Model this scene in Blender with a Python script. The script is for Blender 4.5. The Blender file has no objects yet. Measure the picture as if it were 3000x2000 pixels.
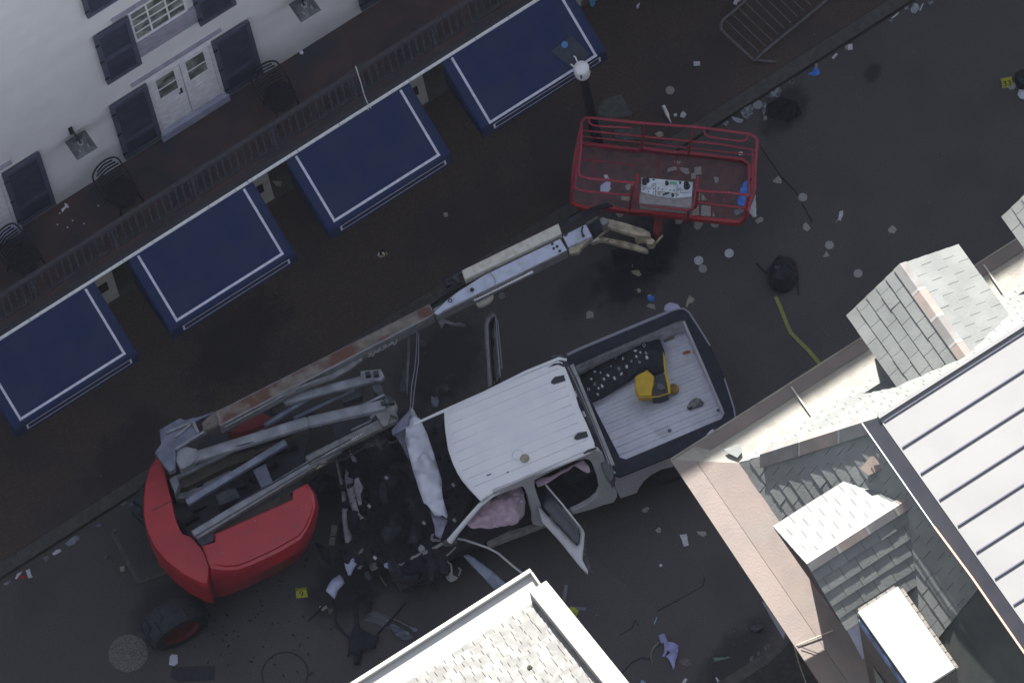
import bpy, bmesh, math, random
from math import sin, cos, radians, pi, sqrt, atan2
from mathutils import Vector, Matrix, noise
random.seed(7)
S = bpy.context.scene
COL = S.collection
# ---------------------------------------------------------------- camera (long telephoto, looking steeply down)
FPX, DIST, TH, RHO, HEAD = 40000., 197., radians(21), radians(13.6), radians(20)
_e1 = Vector((1, 0, 0)); _e2 = Vector((0, cos(TH), -sin(TH))); _e3 = Vector((0, sin(TH), cos(TH)))
_s = cos(HEAD)*_e1 + sin(HEAD)*_e2; _y = -sin(HEAD)*_e1 + cos(HEAD)*_e2
_M = Matrix(((_s.x, _y.x, _e3.x), (_s.y, _y.y, _e3.y), (_s.z, _y.z, _e3.z)))
_M = Matrix.Rotation(RHO, 3, 'Z') @ _M
RC = _M.transposed(); CAM = RC @ Vector((0, 0, DIST))
cd = bpy.data.cameras.new('camera'); cam = bpy.data.objects.new('camera', cd); COL.objects.link(cam)
m4 = RC.to_4x4(); m4.translation = CAM; cam.matrix_world = m4
cd.sensor_width = 36; cd.lens = 36*FPX/3000; cd.clip_start = 1; cd.clip_end = 3000
S.camera = cam
# ---------------------------------------------------------------- sky, sun, exposure
SUN = Vector((.31, .776, .56)).normalized()
w = bpy.data.worlds.new("World"); S.world = w; w.use_nodes = True
nt = w.node_tree; bg = nt.nodes['Background']; sk = nt.nodes.new('ShaderNodeTexSky')
sk.sky_type = 'NISHITA'; sk.sun_disc = False
sk.sun_elevation = math.asin(SUN.z); sk.sun_rotation = atan2(SUN.x, SUN.y)
hs = nt.nodes.new('ShaderNodeHueSaturation'); hs.inputs['Saturation'].default_value = .40
nt.links.new(sk.outputs[0], hs.inputs['Color']); nt.links.new(hs.outputs[0], bg.inputs[0]); bg.inputs[1].default_value = 0.081
sl = bpy.data.lights.new('sun', 'SUN'); so = bpy.data.objects.new('sun', sl); COL.objects.link(so)
sl.energy = 5.0; sl.angle = radians(.55); sl.color = (1, .965, .905)
so.rotation_euler = SUN.to_track_quat('Z', 'Y').to_euler(); so.location = (0, 0, 60)
S.view_settings.view_transform = 'Standard'; S.view_settings.look = 'None'
S.view_settings.exposure = 2.05; S.view_settings.gamma = 1
# ---------------------------------------------------------------- pixel rays of the photograph (3000 x 2000) onto real planes
def ray(px, py): return RC @ Vector(((px-1500)/FPX, -(py-1000)/FPX, -1.))
def P(px, py, z): d = ray(px, py); return CAM + d*((z-CAM.z)/d.z)
def PY(px, py, y): d = ray(px, py); return CAM + d*((y-CAM.y)/d.y)
def PX(px, py, x): d = ray(px, py); return CAM + d*((x-CAM.x)/d.x)
def PP(px, py, a, n): d = ray(px, py); return CAM + d*((a-CAM).dot(n)/d.dot(n))
def K(ox, oy, s, pts): return [(ox+p[0]/s, oy+p[1]/s) for p in pts]
# ---------------------------------------------------------------- materials
MATS = {}
# materials that stand in the open sun at this exposure / special gains of the measured colours
SUNNY = {'grey_slate', 'weathered_pale_slate', 'weathered_copper', 'pale_gutter_lining', 'shaded_pinkish_copper', 'ridge_cap_metal', 'pale_standing_seam_metal', 'white_gutter_paint', 'pale_stone_coping', 'old_brick', 'pale_brick', 'white_membrane', 'lilac_metal'}
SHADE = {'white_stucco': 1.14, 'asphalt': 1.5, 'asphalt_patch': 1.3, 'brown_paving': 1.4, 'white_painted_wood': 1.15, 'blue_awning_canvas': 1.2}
def mat(name, col, rough=.6, col2=None, scale=6., detail=4., lo=.4, hi=.6, bump=0., bscale=40., metal=0., spec=.5, col3=None, s3=1.2, lo3=.5, hi3=.7, emit=None, alpha=None):
    if name in MATS: return MATS[name]
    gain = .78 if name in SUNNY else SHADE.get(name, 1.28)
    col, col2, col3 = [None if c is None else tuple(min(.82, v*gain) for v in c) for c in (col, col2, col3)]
    m = bpy.data.materials.new(name); m.use_nodes = True; nt = m.node_tree; b = nt.nodes['Principled BSDF']
    b.inputs['Roughness'].default_value = rough; b.inputs['Metallic'].default_value = metal
    b.inputs['Specular IOR Level'].default_value = spec
    b.inputs['Base Color'].default_value = (*col, 1)
    tc = nt.nodes.new('ShaderNodeTexCoord')
    def nz(sc, dt=4.):
        n = nt.nodes.new('ShaderNodeTexNoise'); n.inputs['Scale'].default_value = sc; n.inputs['Detail'].default_value = dt
        nt.links.new(tc.outputs['Object'], n.inputs['Vector']); return n
    last = None
    if col2 is not None:
        n = nz(scale, detail); r = nt.nodes.new('ShaderNodeValToRGB')
        r.color_ramp.elements[0].position = lo; r.color_ramp.elements[1].position = hi
        r.color_ramp.elements[0].color = (*col, 1); r.color_ramp.elements[1].color = (*col2, 1)
        nt.links.new(n.outputs[0], r.inputs[0]); last = r.outputs[0]
    if col3 is not None:
        n = nz(s3, 5.); r = nt.nodes.new('ShaderNodeMapRange'); r.inputs[1].default_value = lo3; r.inputs[2].default_value = hi3
        nt.links.new(n.outputs[0], r.inputs[0]); mx = nt.nodes.new('ShaderNodeMix'); mx.data_type = 'RGBA'
        nt.links.new(r.outputs[0], mx.inputs[0])
        if last: nt.links.new(last, mx.inputs[6])
        else: mx.inputs[6].default_value = (*col, 1)
        mx.inputs[7].default_value = (*col3, 1); last = mx.outputs[2]
    if last: nt.links.new(last, b.inputs['Base Color'])
    if bump:
        n = nz(bscale, 6.); bp = nt.nodes.new('ShaderNodeBump'); bp.inputs['Strength'].default_value = bump; bp.inputs['Distance'].default_value = .01
        nt.links.new(n.outputs[0], bp.inputs['Height']); nt.links.new(bp.outputs[0], b.inputs['Normal'])
    if alpha is not None: b.inputs['Alpha'].default_value = alpha
    MATS[name] = m; return m
A = mat
asphalt = A('asphalt', (.044, .0415, .045), .9, (.088, .080, .077), 75, 9, .40, .66, .7, 130, col3=(.044, .044, .050), s3=.8, lo3=.5, hi3=.8, spec=.25)
def stains(m, lst, col):
    nt = m.node_tree; b = nt.nodes['Principled BSDF']; src = b.inputs['Base Color'].links[0].from_socket
    tc = nt.nodes.new('ShaderNodeTexCoord'); nz = nt.nodes.new('ShaderNodeTexNoise'); nz.inputs['Scale'].default_value = 4.5; nz.inputs['Detail'].default_value = 6
    nt.links.new(tc.outputs['Object'], nz.inputs['Vector'])
    for (x, y, rx, ry, k) in lst:
        mp = nt.nodes.new('ShaderNodeMapping'); mp.vector_type = 'TEXTURE'; mp.inputs['Location'].default_value = (x, y, 0); mp.inputs['Scale'].default_value = (rx, ry, 1e3); mp.inputs['Rotation'].default_value = (0, 0, .3)
        nt.links.new(tc.outputs['Object'], mp.inputs[0]); ln = nt.nodes.new('ShaderNodeVectorMath'); ln.operation = 'LENGTH'; nt.links.new(mp.outputs[0], ln.inputs[0])
        ad = nt.nodes.new('ShaderNodeMath'); ad.operation = 'MULTIPLY_ADD'; ad.inputs[1].default_value = 1.1; nt.links.new(nz.outputs[0], ad.inputs[0]); nt.links.new(ln.outputs['Value'], ad.inputs[2])
        mr = nt.nodes.new('ShaderNodeMapRange'); mr.interpolation_type = 'SMOOTHSTEP'; mr.inputs[1].default_value = 1.05; mr.inputs[2].default_value = 1.75; mr.inputs[3].default_value = k; mr.inputs[4].default_value = 0
        nt.links.new(ad.outputs[0], mr.inputs[0]); mx = nt.nodes.new('ShaderNodeMix'); mx.data_type = 'RGBA'; nt.links.new(mr.outputs[0], mx.inputs[0]); nt.links.new(src, mx.inputs[6]); mx.inputs[7].default_value = (*col, 1); src = mx.outputs[2]
    nt.links.new(src, b.inputs['Base Color'])
paving = A('brown_paving', (.043, .034, .031), .9, (.080, .061, .055), 70, 9, .40, .66, .6, 110, col3=(.040, .036, .039), s3=.7, lo3=.45, hi3=.75, spec=.25)
kerbm = A('kerb_stone', (.048, .044, .044), .85, (.072, .066, .063), 12, 5, .35, .7, .4, 60)
concrete = A('pale_concrete', (.13, .125, .12), .9, (.075, .072, .075), 22, 8, .42, .62, .6, 60)
stucco = A('white_stucco', (.455, .445, .46), .9, (.415, .405, .42), 2.2, 6, .35, .65, .25, 60)
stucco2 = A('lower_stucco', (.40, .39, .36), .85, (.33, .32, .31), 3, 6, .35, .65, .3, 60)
shutterm = A('dark_blue_grey_shutter', (.046, .050, .075), .65, (.036, .040, .060), 5, 4, spec=.3)
louv = A('dark_louvre', (.020, .023, .038), .7, (.028, .031, .048), 5, 4, spec=.2)
whitewood = A('white_painted_wood', (.50, .49, .52), .6, (.42, .41, .44), 9, 5)
lilacsill = A('grey_sill', (.19, .175, .215), .7, (.155, .145, .18), 7, 5)
glass = A('dark_window_glass', (.05, .058, .05), .12, (.16, .17, .15), 4, 4, .45, .6)
balc = A('balcony_floor', (.036, .024, .026), .85, (.050, .031, .031), 3, 6, .35, .65, .4, 30, col3=(.022, .023, .030), s3=1.6, lo3=.45, hi3=.65)
railm = A('balcony_rail_paint', (.040, .033, .040), .8, (.026, .026, .034), 14, 6)
ironm = A('black_iron', (.010, .011, .015), .7, (.016, .017, .022), 20, 4, spec=.2)
trimw = A('white_trim', (.62, .62, .66), .5, (.45, .45, .5), 18, 6, .5, .7)
awn = A('blue_awning_canvas', (.0115, .0205, .070), .9, (.0175, .027, .066), 2.0, 5, .38, .62, .3, 160, spec=.3)
stripe = A('awning_white_stripe', (.46, .46, .56), .7, (.38, .38, .46), 12, 5)
darkroom = A('dark_interior', (.02, .019, .018), .9)
pinkfloor = A('vestibule_tile', (.075, .075, .068), .7, (.06, .06, .055), 8, 5)
redp = A('red_machine_paint', (.33, .022, .032), .28, (.285, .020, .030), 3, 5, .4, .65, .08, 30, col3=(.20, .030, .034), s3=5, lo3=.60, hi3=.80)
redrail = A('red_rail_paint', (.27, .024, .044), .5, (.18, .030, .044), 9, 6, .4, .7, col3=(.24, .14, .14), s3=22, lo3=.63, hi3=.72)
redfloor = A('worn_red_mesh_floor', (.150, .082, .088), .85, (.095, .066, .068), 8, 7, .35, .65, .5, 60, col3=(.13, .09, .09), s3=16, lo3=.6, hi3=.72)
boomg = A('boom_grey_paint', (.19, .19, .205), .5, (.13, .13, .14), 9, 6, .4, .65, .1, 30)
boomt = A('rusty_boom_top', (.17, .15, .135), .7, (.11, .095, .085), 8, 7, .4, .62, .3, 40, col3=(.095, .042, .033), s3=2.2, lo3=.47, hi3=.57)
booml = A('boom_light_paint', (.40, .43, .55), .4, (.30, .32, .40), 7, 6, .42, .7)
boomc = A('cream_paint', (.50, .48, .43), .5, (.40, .37, .32), 12, 6, .45, .7)
linkc = A('worn_cream_steel', (.34, .30, .22), .6, (.16, .14, .11), 9, 7, .4, .65, .2, 40, col3=(.42, .26, .08), s3=6, lo3=.58, hi3=.68)
steelb = A('bluish_steel', (.17, .19, .26), .5, (.11, .12, .17), 8, 6, .4, .65)
steelg = A('grey_link_steel', (.15, .155, .18), .42, (.24, .25, .29), 5, 6, .42, .68, .1, 30)
brownp = A('brown_grimy_steel', (.070, .062, .050), .8, (.045, .042, .040), 8, 6, .4, .65, .3, 40)
darkm = A('dark_machinery', (.020, .022, .032), .6, (.035, .038, .052), 9, 6, .4, .65, .4, 30)
rubber = A('black_rubber', (.020, .023, .030), .8, (.028, .032, .040), 14, 5, bump=.4, bscale=30)
panelw = A('control_panel_face', (.50, .55, .60), .5, (.42, .46, .52), 14, 5)
paneltray = A('grey_panel_tray', (.26, .23, .24), .7, (.19, .17, .18), 12, 6)
blackp = A('black_plastic', (.014, .015, .022), .5, (.022, .024, .032), 12, 4)
greenl = A('green_label', (.10, .28, .20), .5)
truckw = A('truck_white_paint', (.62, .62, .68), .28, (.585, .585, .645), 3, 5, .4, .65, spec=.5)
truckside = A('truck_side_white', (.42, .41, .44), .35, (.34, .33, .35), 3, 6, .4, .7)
bedw = A('bed_floor_paint', (.50, .51, .58), .55, (.44, .45, .52), 6, 7, .4, .65, .1, 40, col3=(.30, .29, .31), s3=2.4, lo3=.6, hi3=.8)
trimb = A('black_rail_trim', (.017, .018, .028), .7, (.022, .024, .036), 10, 5, spec=.15)
liningd = A('dark_wreck', (.016, .017, .025), .8, (.028, .029, .038), 11, 8, .42, .66, .6, 30)
crumpw = A('crumpled_white_panel', (.50, .52, .60), .35, (.42, .43, .52), 6, 6, .4, .66, .1, 20)
crumpl = A('torn_lilac_panel', (.20, .20, .28), .5, (.13, .13, .18), 10, 7, .4, .66, .2, 30)
airb = A('pink_airbag_fabric', (.36, .27, .33), .9, (.29, .22, .27), 6, 6, .4, .66, .2, 40)
slate = A('grey_slate', (.185, .195, .190), .7, (.155, .163, .160), 2.4, 6, .4, .6, .35, 30, spec=.35)
slatel = A('weathered_pale_slate', (.225, .223, .217), .85, (.165, .163, .158), 5.5, 7, .4, .6, .5, 30, spec=.3)
copper = A('weathered_copper', (.185, .143, .125), .42, (.155, .125, .112), 2.2, 6, .4, .64, .25, 30, col3=(.175, .155, .135), s3=1.4, lo3=.5, hi3=.68)
copper2 = A('pale_gutter_lining', (.245, .235, .20), .6, (.20, .185, .16), 2.6, 7, .4, .64, .25, 30, col3=(.17, .15, .13), s3=3, lo3=.55, hi3=.7)
capm = A('ridge_cap_metal', (.205, .20, .195), .6, (.175, .165, .16), 3, 4, .45, .55)
metalr = A('pale_standing_seam_metal', (.20, .20, .20), .65, (.182, .182, .183), 1.2, 6, .4, .65, .06, 8)
darkf = A('dark_fascia', (.010, .011, .018), .7, (.014, .015, .022), 4, 4)
gutw = A('white_gutter_paint', (.40, .395, .385), .6, (.36, .355, .345), 2.3, 8, .5, .7)
coping = A('pale_stone_coping', (.29, .28, .255), .85, (.255, .247, .228), 3, 6, .4, .66, .15, 30)
brick = A('old_brick', (.10, .085, .075), .9, (.055, .050, .050), 26, 6, .4, .6, .6, 60)
chimtop = A('white_membrane', (.36, .355, .34), .8, (.34, .335, .32), 2, 5)
paperw = A('white_paper', (.46, .46, .50), .8, (.36, .36, .40), 14, 6)
paperd = A('speckled_pale_card', (.30, .285, .27), .85, (.17, .16, .155), 130, 4, .45, .6)
discm = A('speckled_grey_disc', (.30, .285, .29), .85, (.18, .17, .175), 150, 4, .45, .6)
papb = A('beige_paper', (.30, .27, .22), .85, (.22, .20, .17), 16, 6)
bluec = A('blue_cloth', (.035, .13, .48), .7, (.05, .17, .55), 14, 5)
lilacc = A('lilac_cloth', (.27, .27, .50), .8, (.20, .20, .38), 10, 6, .4, .66, .2, 30)
yell = A('yellow_marker', (.42, .43, .05), .6, (.34, .35, .04), 20, 4)
yellp = A('yellow_case', (.44, .29, .01), .55, (.38, .25, .01), 8, 6)
yelt = A('yellow_tape', (.20, .21, .05), .6, (.17, .18, .045), 30, 4)
orang = A('orange_stain', (.35, .10, .04), .7, (.28, .08, .03), 20, 4)
steelf = A('galvanised_barrier_steel', (.115, .11, .115), .5, (.085, .082, .088), 12, 5)
lampw = A('white_lamp_shell', (.62, .62, .64), .4, (.55, .55, .57), 8, 4)
clearp = A('clear_plastic', (.20, .21, .24), .15, (.10, .105, .125), 25, 6, .4, .6, .8, 40)
blackf = A('black_fabric', (.010, .011, .017), .8, (.018, .020, .028), 10, 6, bump=.5, bscale=25)
redl = A('red_scrap', (.30, .02, .03), .6)
inkm = A('black_ink', (.02, .02, .025), .7)
whitei = A('white_lettering', (.50, .50, .52), .5)
rocks = A('grey_cast_lid', (.075, .078, .072), .7, (.055, .058, .055), 14, 6, bump=.5, bscale=60)
# ---------------------------------------------------------------- mesh helpers
ORG = {}
def tag(o, label=None, cat=None, group=None, kind=None):
    if label: o['label'] = label
    if cat: o['category'] = cat
    if group: o['group'] = group
    if kind: o['kind'] = kind
    return o
def thing(name, label, cat, loc, group=None):
    o = bpy.data.objects.new(name, None); COL.objects.link(o); o.empty_display_size = .2
    o.location = loc; ORG[o] = Vector(loc); return tag(o, label, cat, group)
def flip_if(vs, fs): return fs
class MB:
    def __init__(s): s.v = []; s.f = []
    def add(s, vs, fs):
        n = len(s.v); s.v += [Vector(v) for v in vs]; s.f += [tuple(i+n for i in f) for f in fs]; return s
    def box(s, c, ex, ey, ez):   # centre and three half-axes
        c, ex, ey, ez = map(Vector, (c, ex, ey, ez))
        vs = [c+a*ex+b*ey+d*ez for d in (-1, 1) for b in (-1, 1) for a in (-1, 1)]
        return s.add(vs, [(0, 2, 3, 1), (4, 5, 7, 6), (0, 1, 5, 4), (2, 6, 7, 3), (0, 4, 6, 2), (1, 3, 7, 5)])
    def bb(s, x0, x1, y0, y1, z0, z1):
        return s.box(((x0+x1)/2, (y0+y1)/2, (z0+z1)/2), (abs(x1-x0)/2, 0, 0), (0, abs(y1-y0)/2, 0), (0, 0, abs(z1-z0)/2))
    def beam(s, a, b, wd, h, up=(0, 0, 1)):
        a, b, up = Vector(a), Vector(b), Vector(up); d = b-a; sd = d.cross(up).normalized()
        u = sd.cross(d).normalized(); return s.box((a+b)/2, d/2, sd*wd/2, u*h/2)
    def prism(s, top, dv):       # top polygon, extruded by vector
        top = [Vector(p) for p in top]; dv = Vector(dv); n = len(top)
        nn = sum(((top[i]-top[0]).cross(top[(i+1) % n]-top[0]) for i in range(1, n-1)), Vector())
        if nn.dot(dv) > 0: top = top[::-1]
        vs = top+[p+dv for p in top]
        return s.add(vs, [tuple(range(n)), tuple(range(2*n-1, n-1, -1))]+[(i, i+n, (i+1) % n+n, (i+1) % n) for i in range(n)])
    def tube(s, pts, r, n=8, closed=False):
        pts = [Vector(p) for p in pts]; m = len(pts); rs = r if isinstance(r, (list, tuple)) else [r]*m
        base = len(s.v); up = None
        for i, p in enumerate(pts):
            if closed: d = pts[(i+1) % m]-pts[i-1]
            else: d = pts[min(i+1, m-1)]-pts[max(i-1, 0)]
            d = d.normalized()
            if up is None:
                up = Vector((0, 0, 1)) if abs(d.z) < .9 else Vector((1, 0, 0))
            sd = d.cross(up).normalized(); u = sd.cross(d).normalized(); up = u
            for k in range(n):
                t = 2*pi*k/n; s.v.append(p+(sd*cos(t)+u*sin(t))*rs[i])
        for i in range(m if closed else m-1):
            j = (i+1) % m
            for k in range(n):
                k2 = (k+1) % n
                s.f.append((base+i*n+k, base+i*n+k2, base+j*n+k2, base+j*n+k))
        if not closed:
            s.f.append(tuple(base+k for k in range(n-1, -1, -1))); s.f.append(tuple(base+(m-1)*n+k for k in range(n)))
        return s
    def cyl(s, a, b, r, n=20): return s.tube([a, b], r, n)
    def lathe(s, c, prof, axis=(0, 0, 1), n=24, caps=True):  # prof: (radius, height)
        c, ax = Vector(c), Vector(axis).normalized(); t = Vector((1, 0, 0)) if abs(ax.x) < .9 else Vector((0, 1, 0))
        e = ax.cross(t).normalized(); g = ax.cross(e); base = len(s.v); m = len(prof)
        for r, h in prof:
            for k in range(n):
                a = 2*pi*k/n; s.v.append(c+ax*h+(e*cos(a)+g*sin(a))*max(r, 1e-4))
        for i in range(m-1):
            for k in range(n):
                k2 = (k+1) % n; s.f.append((base+i*n+k, base+i*n+k2, base+(i+1)*n+k2, base+(i+1)*n+k))
        if caps: s.f.append(tuple(base+k for k in range(n-1, -1, -1))); s.f.append(tuple(base+(m-1)*n+k for k in range(n)))
        return s
    def build(s, name, m, parent=None, smooth=False, bevel=0., label=None, subsurf=0):
        me = bpy.data.meshes.new(name); o = bpy.data.objects.new(name, me); COL.objects.link(o)
        if parent is not None:
            org = ORG[parent]; o.parent = parent
            ORG[o] = org
        else:
            xs = [v.x for v in s.v]; ys = [v.y for v in s.v]; org = Vector(((min(xs)+max(xs))/2, (min(ys)+max(ys))/2, min(v.z for v in s.v)))
            o.location = org; ORG[o] = org
        me.from_pydata([v-org for v in s.v], [], s.f); me.materials.append(m)
        bm = bmesh.new(); bm.from_mesh(me); bmesh.ops.recalc_face_normals(bm, faces=bm.faces)
        if smooth:
            for f in bm.faces: f.smooth = True
            for e in bm.edges:
                if len(e.link_faces) == 2 and e.calc_face_angle(0) > radians(40): e.smooth = False
        bm.to_mesh(me); bm.free()
        if bevel:
            b = o.modifiers.new('bevel', 'BEVEL'); b.width = bevel; b.segments = 2; b.limit_method = 'ANGLE'; b.angle_limit = radians(35)
        if subsurf:
            b = o.modifiers.new('sub', 'SUBSURF'); b.levels = b.render_levels = subsurf
        if label: o['label'] = label
        return o
def slab(name, px, z, th, m, parent=None, **kw):
    pts = [P(p[0], p[1], p[2] if len(p) > 2 else z) for p in px]
    return MB().prism(pts, (0, 0, -th)).build(name, m, parent, **kw)
def sheet(name, pts, m, parent=None, amp=.01, fs=9., th=.002, cuts=3, seed=0, bulge=0., smooth=True, shear=None):
    """irregular thin sheet: outline points in 3D, triangulated, subdivided and crumpled"""
    pts = [Vector(p) for p in pts]; bm = bmesh.new(); vs = [bm.verts.new(p) for p in pts]; bm.faces.new(vs)
    bmesh.ops.triangulate(bm, faces=bm.faces)
    size = max((a-b).length for a in pts for b in pts); tgt = size/(2**cuts)/1.2
    for _ in range(6):
        es = [e for e in bm.edges if e.calc_length() > tgt]
        if not es: break
        bmesh.ops.subdivide_edges(bm, edges=es, cuts=1, use_grid_fill=False)
        bmesh.ops.triangulate(bm, faces=bm.faces)
    c = sum(pts, Vector())/len(pts)
    bnd = {v for v in bm.verts if v.is_boundary}
    for v in bm.verts:
        n = noise.noise(v.co*fs+Vector((seed*3.1, 0, 0)))+.5*noise.noise(v.co*fs*2.3+Vector((0, seed, 0)))
        v.co.z += abs(n)*amp*1.6
        if bulge:
            d = min((v.co-b.co).length for b in bnd) if v not in bnd else 0
            v.co.z += bulge*min(1, d/(size*.16))
    me = bpy.data.meshes.new(name); o = bpy.data.objects.new(name, me); COL.objects.link(o)
    if parent is not None: org = ORG[parent]; o.parent = parent
    else: org = Vector((c.x, c.y, min(p.z for p in pts))); o.location = org
    ORG[o] = org
    bmesh.ops.recalc_face_normals(bm, faces=bm.faces)
    if bm.faces and sum(f.normal.z*f.calc_area() for f in bm.faces) < 0: bmesh.ops.reverse_faces(bm, faces=bm.faces)
    for v in bm.verts: v.co -= org
    for f in bm.faces: f.smooth = smooth
    bm.to_mesh(me); bm.free(); me.materials.append(m)
    sm = o.modifiers.new('solid', 'SOLIDIFY'); sm.thickness = th; sm.offset = 1
    return o
def psheet(name, px, z, m, parent=None, **kw):
    return sheet(name, [P(p[0], p[1], p[2] if len(p) > 2 else z) for p in px], m, parent, **kw)
def text(name, body, origin, xd, yd, size, m, parent, thick=.002, shear=0., sx=1., align='LEFT'):
    cu = bpy.data.curves.new(name, 'FONT'); cu.body = body; cu.size = size; cu.extrude = thick; cu.shear = shear; cu.align_x = align
    t = bpy.data.objects.new('tmp', cu); COL.objects.link(t); bpy.context.view_layer.update()
    dg = bpy.context.evaluated_depsgraph_get(); me = bpy.data.meshes.new_from_object(t.evaluated_get(dg))
    bpy.data.objects.remove(t, do_unlink=True)
    xd, yd = Vector(xd).normalized(), Vector(yd).normalized(); nd = xd.cross(yd); org = ORG[parent]
    for v in me.vertices: v.co = Vector(origin)+xd*v.co.x*sx+yd*v.co.y+nd*(v.co.z+.003)-org
    me.name = name; me.materials.clear(); me.materials.append(m)
    o = bpy.data.objects.new(name, me); COL.objects.link(o); o.parent = parent; ORG[o] = org; return o
def copy_tree(o, parent=None):
    c = o.copy(); COL.objects.link(c)
    if parent is not None: c.parent = parent
    for ch in list(o.children): copy_tree(ch, c)
    return c
def struct(o): o['kind'] = 'structure'; return o
def clip(poly, hp):          # convex clip in 2D, hp: list of (nx, ny, d) keep n.p<=d
    for nx, ny, d in hp:
        out = []
        for i in range(len(poly)):
            a, b = poly[i], poly[(i+1) % len(poly)]; da = nx*a[0]+ny*a[1]-d; db = nx*b[0]+ny*b[1]-d
            if da <= 0: out.append(a)
            if da*db < 0: t = da/(da-db); out.append((a[0]+t*(b[0]-a[0]), a[1]+t*(b[1]-a[1])))
        poly = out
        if len(poly) < 3: return []
    return poly
def slates(name, o, ud, vd, outline, m, parent, wd=.28, ex=.21, th=.012, jit=.5, seed=1, gap=.006):
    """courses of individual slates laid on a plane; outline = convex polygon in (u, v)"""
    rnd = random.Random(seed); o, ud, vd = Vector(o), Vector(ud).normalized(), Vector(vd).normalized(); nd = ud.cross(vd).normalized()
    if nd.z < 0: nd = -nd
    cx = sum(p[0] for p in outline)/len(outline); cy = sum(p[1] for p in outline)/len(outline); hp = []
    for i in range(len(outline)):
        a, b = outline[i], outline[(i+1) % len(outline)]; nx, ny = b[1]-a[1], -(b[0]-a[0]); L = sqrt(nx*nx+ny*ny)
        if L < 1e-6: continue
        nx /= L; ny /= L; d = nx*a[0]+ny*a[1]
        if nx*cx+ny*cy > d: nx, ny, d = -nx, -ny, -d
        hp.append((nx, ny, d))
    u0 = min(p[0] for p in outline); u1 = max(p[0] for p in outline); v0 = min(p[1] for p in outline); v1 = max(p[1] for p in outline)
    mb = MB(); r = 0; v = v0
    while v < v1:
        u = u0-wd*((r % 2)*.5+rnd.random()*.15*jit)
        while u < u1:
            ww = wd*(1+rnd.uniform(-.12, .12)*jit); dv = rnd.uniform(0, .012)*jit; t0 = th*(1+rnd.uniform(-.2, .9)*jit)
            q = clip([(u+gap/2, v-dv), (u+ww-gap/2, v-dv), (u+ww-gap/2, v+ex*1.12), (u+gap/2, v+ex*1.12)], hp)
            tl = rnd.uniform(-.006, .006)*jit
            if len(q) >= 3:
                top = []; bot = []
                for a, b in q:
                    f = (b-v)/ex; h = t0*(1.25-f)+tl*((a-u)/ww-.5)
                    top.append(o+ud*a+vd*b+nd*(h+.002)); bot.append(o+ud*a+vd*b-nd*.012)
                n = len(q); mb.add(top+bot, [tuple(range(n)), tuple(range(2*n-1, n-1, -1))]+[(i, i+n, (i+1) % n+n, (i+1) % n) for i in range(n)])
            u += ww
        v += ex; r += 1
    return mb.build(name, m, parent)
# ================================================================ GROUND
_st = []
for (x, y, a, b, k) in [(1880, 760, .95, .5, .95), (2300, 325, .5, .3, .7), (1300, 1460, 1.6, 1.0, .7), (2150, 1930, .9, .35, .6), (1010, 1720, .7, .5, .7), (2555, 215, .2, .12, .6), (480, 1780, .6, .4, .5), (1300, 1060, .9, .6, .6), (1700, 860, .5, .3, .4)]:
    p = P(x, y, 0); _st.append((p.x, p.y, a, b, k))
stains(asphalt, _st, (.020, .022, .032))
_st = []
for (x, y, a, b, k) in [(700, 1000, 1.1, .5, .5), (380, 1330, .8, .5, .5), (1500, 300, .7, .3, .3)]:
    p = P(x, y, .13); _st.append((p.x, p.y-2.52, a, b, k))
stains(paving, _st, (.024, .024, .031))
mb = MB(); mb.add([(-60, -60, 0), (60, -60, 0), (60, 60, 0), (-60, 60, 0)], [(0, 1, 2, 3)]); struct(mb.build('street', asphalt))
def kerb_y(x): return 1.30
struct(MB().bb(-40, 40, 1.30, 3.74, .02, .13).build('sidewalk', paving))
struct(MB().bb(-40, 40, 1.10, 1.2985, .01, .127).build('kerb', kerbm, bevel=.006))
# paving joints: narrow raised brick courses are too fine to see; wide dark expansion joints
ny = -6.17
np_ = [(-40, ny-.05), (.35, ny-.05), (.75, ny+.03), (.98, ny+.16), (1.05, ny+.5), (40, ny+.5), (40, -40), (-40, -40)]
struct(MB().prism([(x, y, .12) for x, y in np_], (0, 0, -.11)).build('near_sidewalk', A('near_paving', (.022, .022, .022), .9, (.035, .033, .031), 14, 6, bump=.4, bscale=60)))
ks = [(-40, ny), (.3, ny), (.62, ny+.05), (.85, ny+.14), (1.0, ny+.3), (1.04, ny+.55)]
mb = MB()
for a, b in zip(ks[:-1], ks[1:]): mb.beam((a[0], a[1], .07), (b[0], b[1], .07), .17, .12)
struct(mb.build('near_kerb', kerbm))
# asphalt cracks and joints as thin strips
def crack(pts, wd, name, m): 
    mb = MB(); q = [P(x, y, .004) for x, y in pts]
    for a, b in zip(q[:-1], q[1:]): mb.beam(a, b, wd*random.uniform(.7, 1.3), .004)
    return struct(mb.build(name, m))
tarm = A('tar_joint', (.014, .015, .022), .8)
crack([(2228, 430), (2262, 480), (2290, 520), (2330, 560), (2352, 600), (2380, 650)], .025, 'tar_joint', tarm)
crack([(2065, 1690), (2060, 1715), (1990, 1755), (1925, 1790)], .022, 'tar_joint', tarm)
crack([(1815, 1860), (1850, 1840), (1862, 1815), (1870, 1832)], .02, 'tar_joint', tarm)
crack([(1820, 1975), (1850, 1940), (1880, 1926), (1905, 1930)], .025, 'tar_joint', tarm)
ring = A('tar_ring', (.034, .033, .038), .9)
mb = MB(); c = P(835, 1972, .005); mb.tube([c+Vector((cos(t*pi/16), sin(t*pi/16), 0))*.33 for t in range(32)], .012, 6, True); struct(mb.build('tar_ring', ring))
pat = A('asphalt_patch', (.048, .047, .052), .9, (.066, .064, .067), 40, 8, .35, .7, .4, 90)
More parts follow.
